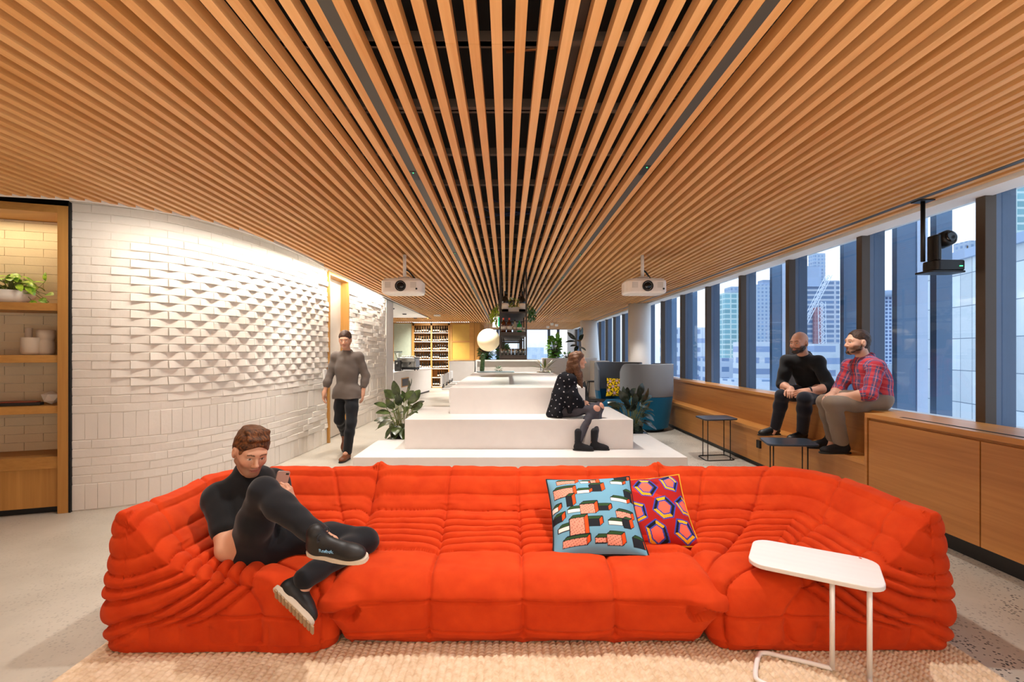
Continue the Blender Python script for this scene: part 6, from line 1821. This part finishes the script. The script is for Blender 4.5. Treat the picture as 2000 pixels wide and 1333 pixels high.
block_('low_wall_unit', 'white low cabinet beside the leaning round column', 'cabinet', (2.75, 3.2, 15.0, 15.9, .002, CH - 17.5 * 15 / F), M_white)
zt2 = CH - 12 * 16 / F
def potted(name, lab, c, mat, n, r, zr, L, W_, seed, ub=.9, sm=None, droop=.4, base=None):
    t = thing(name, lab, 'plant', c); bush(t, c, mat, n, r, zr, L, W_, seed, ub, droop, 'foliage', True, 1.0, sm or M_stemd, .15, True); return t
potted('fig_tree', 'bright green fiddle leaf fig in the planter by the back windows', Vector((1.62, 16.3, zt2 + .001)), M_fig, 130, .36, (.0, .66), .17, .14, 3, .8, None, .3)
potted('shrub', 'dark glossy shrub in the planter trough under the globe lamp', Vector((-.62, 14.5, zt_ + .005)), M_fern, 130, .36, (.0, .44), .15, .08, 8)
potted('shrub', 'dark glossy shrub in the planter trough behind the hanging shelf', Vector((-.12, 14.5, zt_ + .005)), M_fern, 130, .34, (.0, .40), .15, .08, 9)
potted('palm_plant', 'tall dark leaved plant in front of the leaning column', Vector((2.42, 16.3, zt2 + .001)), M_rubberd, 8, .30, (.35, .72), .40, .17, 14, .9)
potted('grass_plant', 'low green plants growing along the planter beside the fig', Vector((2.05, 16.25, zt2 + .001)), M_fig, 40, .32, (.0, .14), .12, .04, 17)
# things at the end of the long table
t = thing('cactus', 'tall green column cactus in the planter bowl at the end of the table', 'cactus', (-.62, 12.3, .984))
m = MB(); pts = []; n = 20
for i in range(10):
    z = .03 + .44 * i / 9
    for k in range(n): r_ = (.055 + .004 * math.sin(i)) * (1 - .1 * (k % 2)) * (1 if i < 9 else .6); a_ = 2 * PI * k / n; pts.append((.03 * i / 9 + r_ * math.cos(a_), r_ * math.sin(a_), z))
m.grid(pts, 10, n, False, True); m.f.append(tuple(range(9 * n, 10 * n))); m.m.append(0)
M_cact = leafmat('cactus_skin', '33502c', '5a7a45', .6, 20); m.build('stem', M_cact, t, smooth=True)
MB().prism(rrect(.95, .34, .04, 4, .35, 0), 0.0, .028).build('tray', plain('blue_grey_tray', 'a9bcc4', .4), t, bevel=.006)
c = Vector((-.20, 12.32, 1.013)); t = thing('succulent', 'small dark green succulent on the tray at the end of the table', 'plant', c)
bush(t, c, M_fern, 40, .12, (.0, .09), .09, .035, 21, .9, .3, 'foliage', False)
c = Vector((.98, 12.3, .984)); t = thing('bromeliad', 'green and copper bromeliad on a white dish at the far table end', 'plant', c)
loc(MB().lathe([(.001, 0), (.16, 0), (.22, .03), (.2, .03), (.001, .012)], c, 28).build('dish', M_cerw, t, smooth=True), t)
M_brom = leafmat('bromeliad_leaf', '3c6a2a', '8a6a3a', .35, 9)
bush(t, c, M_brom, 22, .16, (.02, .12), .36, .06, 23, 1.1, .3, 'foliage', False)
# ================================================================== the city outside
def facade(name, wall, win, sx, sz, mort=.12, off=0.0, rough=.5):
    m, nt, b = newmat(name)
    tc = nd(nt, 'ShaderNodeTexCoord'); s = nd(nt, 'ShaderNodeSeparateXYZ'); nt.links.new(tc.outputs['Object'], s.inputs[0])
    a = nd(nt, 'ShaderNodeMath', operation='ADD'); nt.links.new(s.outputs['X'], a.inputs[0]); nt.links.new(s.outputs['Y'], a.inputs[1])
    c = nd(nt, 'ShaderNodeCombineXYZ'); nt.links.new(a.outputs[0], c.inputs['X']); nt.links.new(s.outputs['Z'], c.inputs['Y'])
    br = nd(nt, 'ShaderNodeTexBrick'); br.offset = off
    br.inputs['Scale'].default_value = 1; br.inputs['Brick Width'].default_value = sx; br.inputs['Row Height'].default_value = sz
    br.inputs['Mortar Size'].default_value = mort; br.inputs['Mortar Smooth'].default_value = .05; br.inputs['Bias'].default_value = 0
    l = lin(win); br.inputs['Color1'].default_value = (*l, 1); br.inputs['Color2'].default_value = (*[min(1, v * 1.35) for v in l], 1); br.inputs['Mortar'].default_value = (*lin(wall), 1)
    nt.links.new(c.outputs[0], br.inputs['Vector']); nt.links.new(br.outputs['Color'], b.inputs['Base Color']); b.inputs['Roughness'].default_value = rough
    return m
F_glass = facade('teal_curtain_wall', 'b8cccb', '6d9aa2', 1.3, 1.0, .14)
F_grey = facade('grey_tower', '9fb0c4', '6f87a6', .9, .9, .22)
F_floor = facade('open_floors', 'aab4c2', '59708f', 30, 1.25, .26)
F_core = facade('concrete_core', '98a9bf', '8699b3', 5, 2.6, .05)
F_dark = facade('dark_grid_tower', 'a9bcd8', '3c567f', .8, .8, .14)
F_panel = facade('stone_panels', '6f8090', 'b6c0c6', 1.7, 2.6, .035)
F_low = facade('low_block', 'b9c6d6', '6a82a2', 1.6, 1.3, .35)
F_low2 = facade('low_block_balconies', 'c3cdd8', '7c8fae', 3.0, 1.2, .30, .5)
F_pale = facade('pale_block', 'c0ccd8', 'a9b9cc', 1.6, 1.3, .35)
F_red = facade('brick_core', '9a7f88', '86606c', 2, 1, .1)
def tower(lab, parts, cat='building', group=None):
    """parts: (part name, x0, x1, d, depth, ytop, ybot, material) measured at depth d"""
    x0, x1, d = parts[0][1:4]
    t = thing('building', lab, cat, (((x0 + x1) / 2 - VX) * d / F, d, -30), 0, group)
    for nm, a, c, d, dp, yt, yb, mat in parts:
        b = MB(); zt_ = CH - (yt - VY) * d / F; zb_ = -30 if yb is None else CH - (yb - VY) * d / F
        b.box((a - VX) * d / F, (c - VX) * d / F, d, d + dp * .3, zb_, zt_); loc(b.build(nm, mat, t), t)
    return t
tower('green glass office tower seen behind the bald man, toward the column', [('shaft', 1416, 1452, 95, 12, 572, None, F_glass), ('crown', 1428, 1452, 95.5, 10, 560, 572, F_grey)])
tower('pale grey tower with a stepped top outside the windows', [('shaft', 1478, 1528, 115, 12, 556, None, F_grey), ('crown', 1490, 1508, 116, 8, 547, 556, F_core)])
ct = tower('concrete tower under construction with open floors and a crane', [('shaft', 1566, 1640, 125, 14, 548, None, F_floor), ('core', 1570, 1604, 124.5, 10, 520, 560, F_core), ('lift_core', 1590, 1612, 126, 8, 495, 548, F_grey), ('brick_core', 1590, 1606, 124.4, 2, 600, 690, F_red)])
tower('blue gridded tower with a rounded roof behind the plaid shirt', [('shaft', 1716, 1752, 105, 12, 580, None, F_dark)])
dm = MB(); c = P(1734, 580, 105); dm.lathe([(2.0, 0), (1.9, .5), (1.5, 1.0), (.8, 1.35), (.001, 1.45)], c, 20)
t = [o for o in COL.objects if o.get('label', '').startswith('blue gridded')][0]; loc(dm.build('roof_dome', F_core, t, smooth=True), t)
# panelled building at an angle
t = thing('building', 'large pale stone panelled building close outside the windows', 'building', (38, 36, -30))
b = MB(); b.prism([(37.2, 40), (34.6, 30), (36, 20), (60, 20), (60, 44), (37.4, 44)], -30, 9.0); loc(b.build('wall', F_panel, t), t)
b = MB(); b.prism([(36.9, 40.1), (34.3, 30), (35.7, 20), (36.5, 20), (35.1, 30), (37.7, 40.1)], 9.0, 9.7); loc(b.build('parapet', F_core, t), t)
tower('tall blue glass tower rising behind the stone panelled building', [('shaft', 1972, 2300, 62, 10, 330, None, F_glass)])
tower('slim tower with an antenna beside the stone panelled building', [('shaft', 1893, 1930, 85, 10, 470, None, F_grey), ('antenna', 1889, 1891, 85, .3, 480, 520, M_rail)])
for i, q in enumerate([(1380, 1450, 60, 700, F_low), (1452, 1535, 52, 668, F_low2), (1536, 1600, 58, 690, F_low), (1590, 1660, 48, 672, F_low2), (1655, 1760, 50, 712, F_low), (1300, 1380, 64, 640, F_low2), (1430, 1560, 40, 742, F_low), (1600, 1720, 38, 756, F_low2)]):
    lb = ['grey low block outside the window nearest the armchairs', 'pale block with balconies left of the bald man', 'grey low block behind the bald man', 'pale low block between the two seated men', 'grey low block behind the plaid shirt', 'pale block seen past the round column', 'low roofline close outside beyond the bench', 'pale terrace close outside between the seated men'][i]
    tower(lb, [('wall', q[0], q[1], q[2], 8, q[3], None, q[4])], 'building', 'low buildings outside')
tower('pale office block seen through the back windows', [('wall', 1028, 1062, 90, 12, 679, None, F_pale)])
tower('long pale building low in the back windows', [('wall', 940, 1100, 110, 12, 692, None, F_pale)])
# crane
t = thing('tower_crane', 'white lattice crane leaning against the tower under construction', 'crane', P(1605, 700, 118))
def lattice(a, b, w_, n):
    a = Vector(a); b = Vector(b); m = MB(); d = (b - a); s = Vector((w_, 0, 0)); y = Vector((0, w_, 0))
    for q in (s + y, s - y, -s + y, -s - y): m.tube([a + q, b + q], .09, 4)
    for i in range(n):
        p = a + d * i / n; q = a + d * (i + 1) / n; k = 1 if i % 2 else -1
        m.tube([p + s * k - y, q - s * k - y], .06, 4); m.tube([p + s * k + y, q - s * k + y], .06, 4)
    return m
M_crane = plain('crane_white', 'd5dde8', .5)
loc(lattice(P(1607, 700, 118), P(1605, 590, 118), .55, 16).build('mast', M_crane, t), t)
loc(lattice(P(1571, 632, 118), P(1619, 538, 118), .5, 20).build('jib', M_crane, t), t)
# ================================================================== light
def area(name, loc_, rot, sx, sy, power, color, spread=None):
    l = bpy.data.lights.new(name, 'AREA'); l.shape = 'RECTANGLE'; l.size = sx; l.size_y = sy; l.energy = power; l.color = color
    if spread: l.spread = spread
    o = bpy.data.objects.new(name, l); COL.objects.link(o); o.location = loc_; o.rotation_euler = rot; return o
def point(name, loc_, power, color, r=.1):
    l = bpy.data.lights.new(name, 'POINT'); l.energy = power; l.color = color; l.shadow_soft_size = r
    o = bpy.data.objects.new(name, l); COL.objects.link(o); o.location = loc_; return o
def spot(name, loc_, tgt, power, color, ang=60, blend=.5, r=.03):
    l = bpy.data.lights.new(name, 'SPOT'); l.energy = power; l.color = color; l.spot_size = math.radians(ang); l.spot_blend = blend; l.shadow_soft_size = r
    o = bpy.data.objects.new(name, l); COL.objects.link(o); o.location = loc_
    o.rotation_euler = (Vector(tgt) - Vector(loc_)).to_track_quat('-Z', 'Y').to_euler(); return o
WARM = (1.0, .90, .77); NEUT = (1.0, .95, .89)
# cove strip grazing the brick wall
for a, b in zip(ep[8::8], ep[16::8]):
    c = (a + b) / 2; t = (b - a); n = Vector((-t.y, t.x, 0)).normalized(); L = t.length
    o = area('cove_strip', (c.x + n.x * .09, c.y + n.y * .09, ZC + .1), (0, 0, math.atan2(t.y, t.x)), L, .03, 13 * L, WARM)
# ceiling spots in the tracks
for X, d, p in ((-.64, .9, 34), (.936, .9, 34), (-.64, 2.7, 105), (.936, 2.75, 135), (-.64, 4.6, 90), (.936, 4.8, 100), (-.64, 6.6, 130), (.936, 6.8, 130), (-.64, 9.5, 180), (.936, 9.5, 180), (-.64, 13, 200), (.936, 13, 200), (-.64, 17, 200), (.936, 17, 200)):
    spot('ceiling_spot', (X, d, ZC - .03), (X + .1 * X, d + .1, 0), p, NEUT, 110, .9, .04)
for d, p in ((4.5, 75), (6.2, 120), (8.5, 130), (11.5, 130)):
    spot('bench_spot', (2.88, d, ZC - .03), (3.25, d, .6), p, NEUT, 80, .8, .05)
for d, p in ((2.2, 60), (3.6, 50), (6.5, 70), (9.0, 80)):
    spot('aisle_spot', (-2.3, d, ZC - .03), (-2.5, d + .2, 0), p, NEUT, 100, .9, .05)
for X, d in ((-3.6, 13.5), (-3.6, 15.5), (-3.9, 17.0), (-3.2, 18.6), (-2.2, 18.8), (-1.6, 17.5)):
    spot('bar_spot', (X, d, ZC - .01), (X, d + .5, 0), 200, NEUT, 120, .8, .05)
for X, d in ((.5, 22), (2.5, 22), (1.0, 24.5)):
    spot('lounge_spot', (X, d, ZC - .03), (X, d, 0), 150, NEUT, 120, .8, .05)
# added fill lights behind the camera, no real pendants hang there
for X, y, z, p in ((-2.2, -1.6, 1.7, 24), (2.0, -1.6, 1.7, 24), (0, -2.6, 1.6, 30)):
    point('rear_fill', (X, y, z), p, WARM, .3)
# added unseen fill behind the camera, aimed up to brighten the slats
area('slat_fill', (0, -1.2, .5), (PI, 0, 0), 4, 1.2, 150, WARM)

spot('rack_spot', (-3.2, 18.7, ZC - .01), (-3.2, 20.4, 1.0), 320, NEUT, 100, .8, .05)
o = SU @ Vector((.75, .2, 2.775))
area('shelf_strip', o, (0, 0, math.atan2(u.y, u.x)), 1.2, .05, 5, (1, .80, .52))
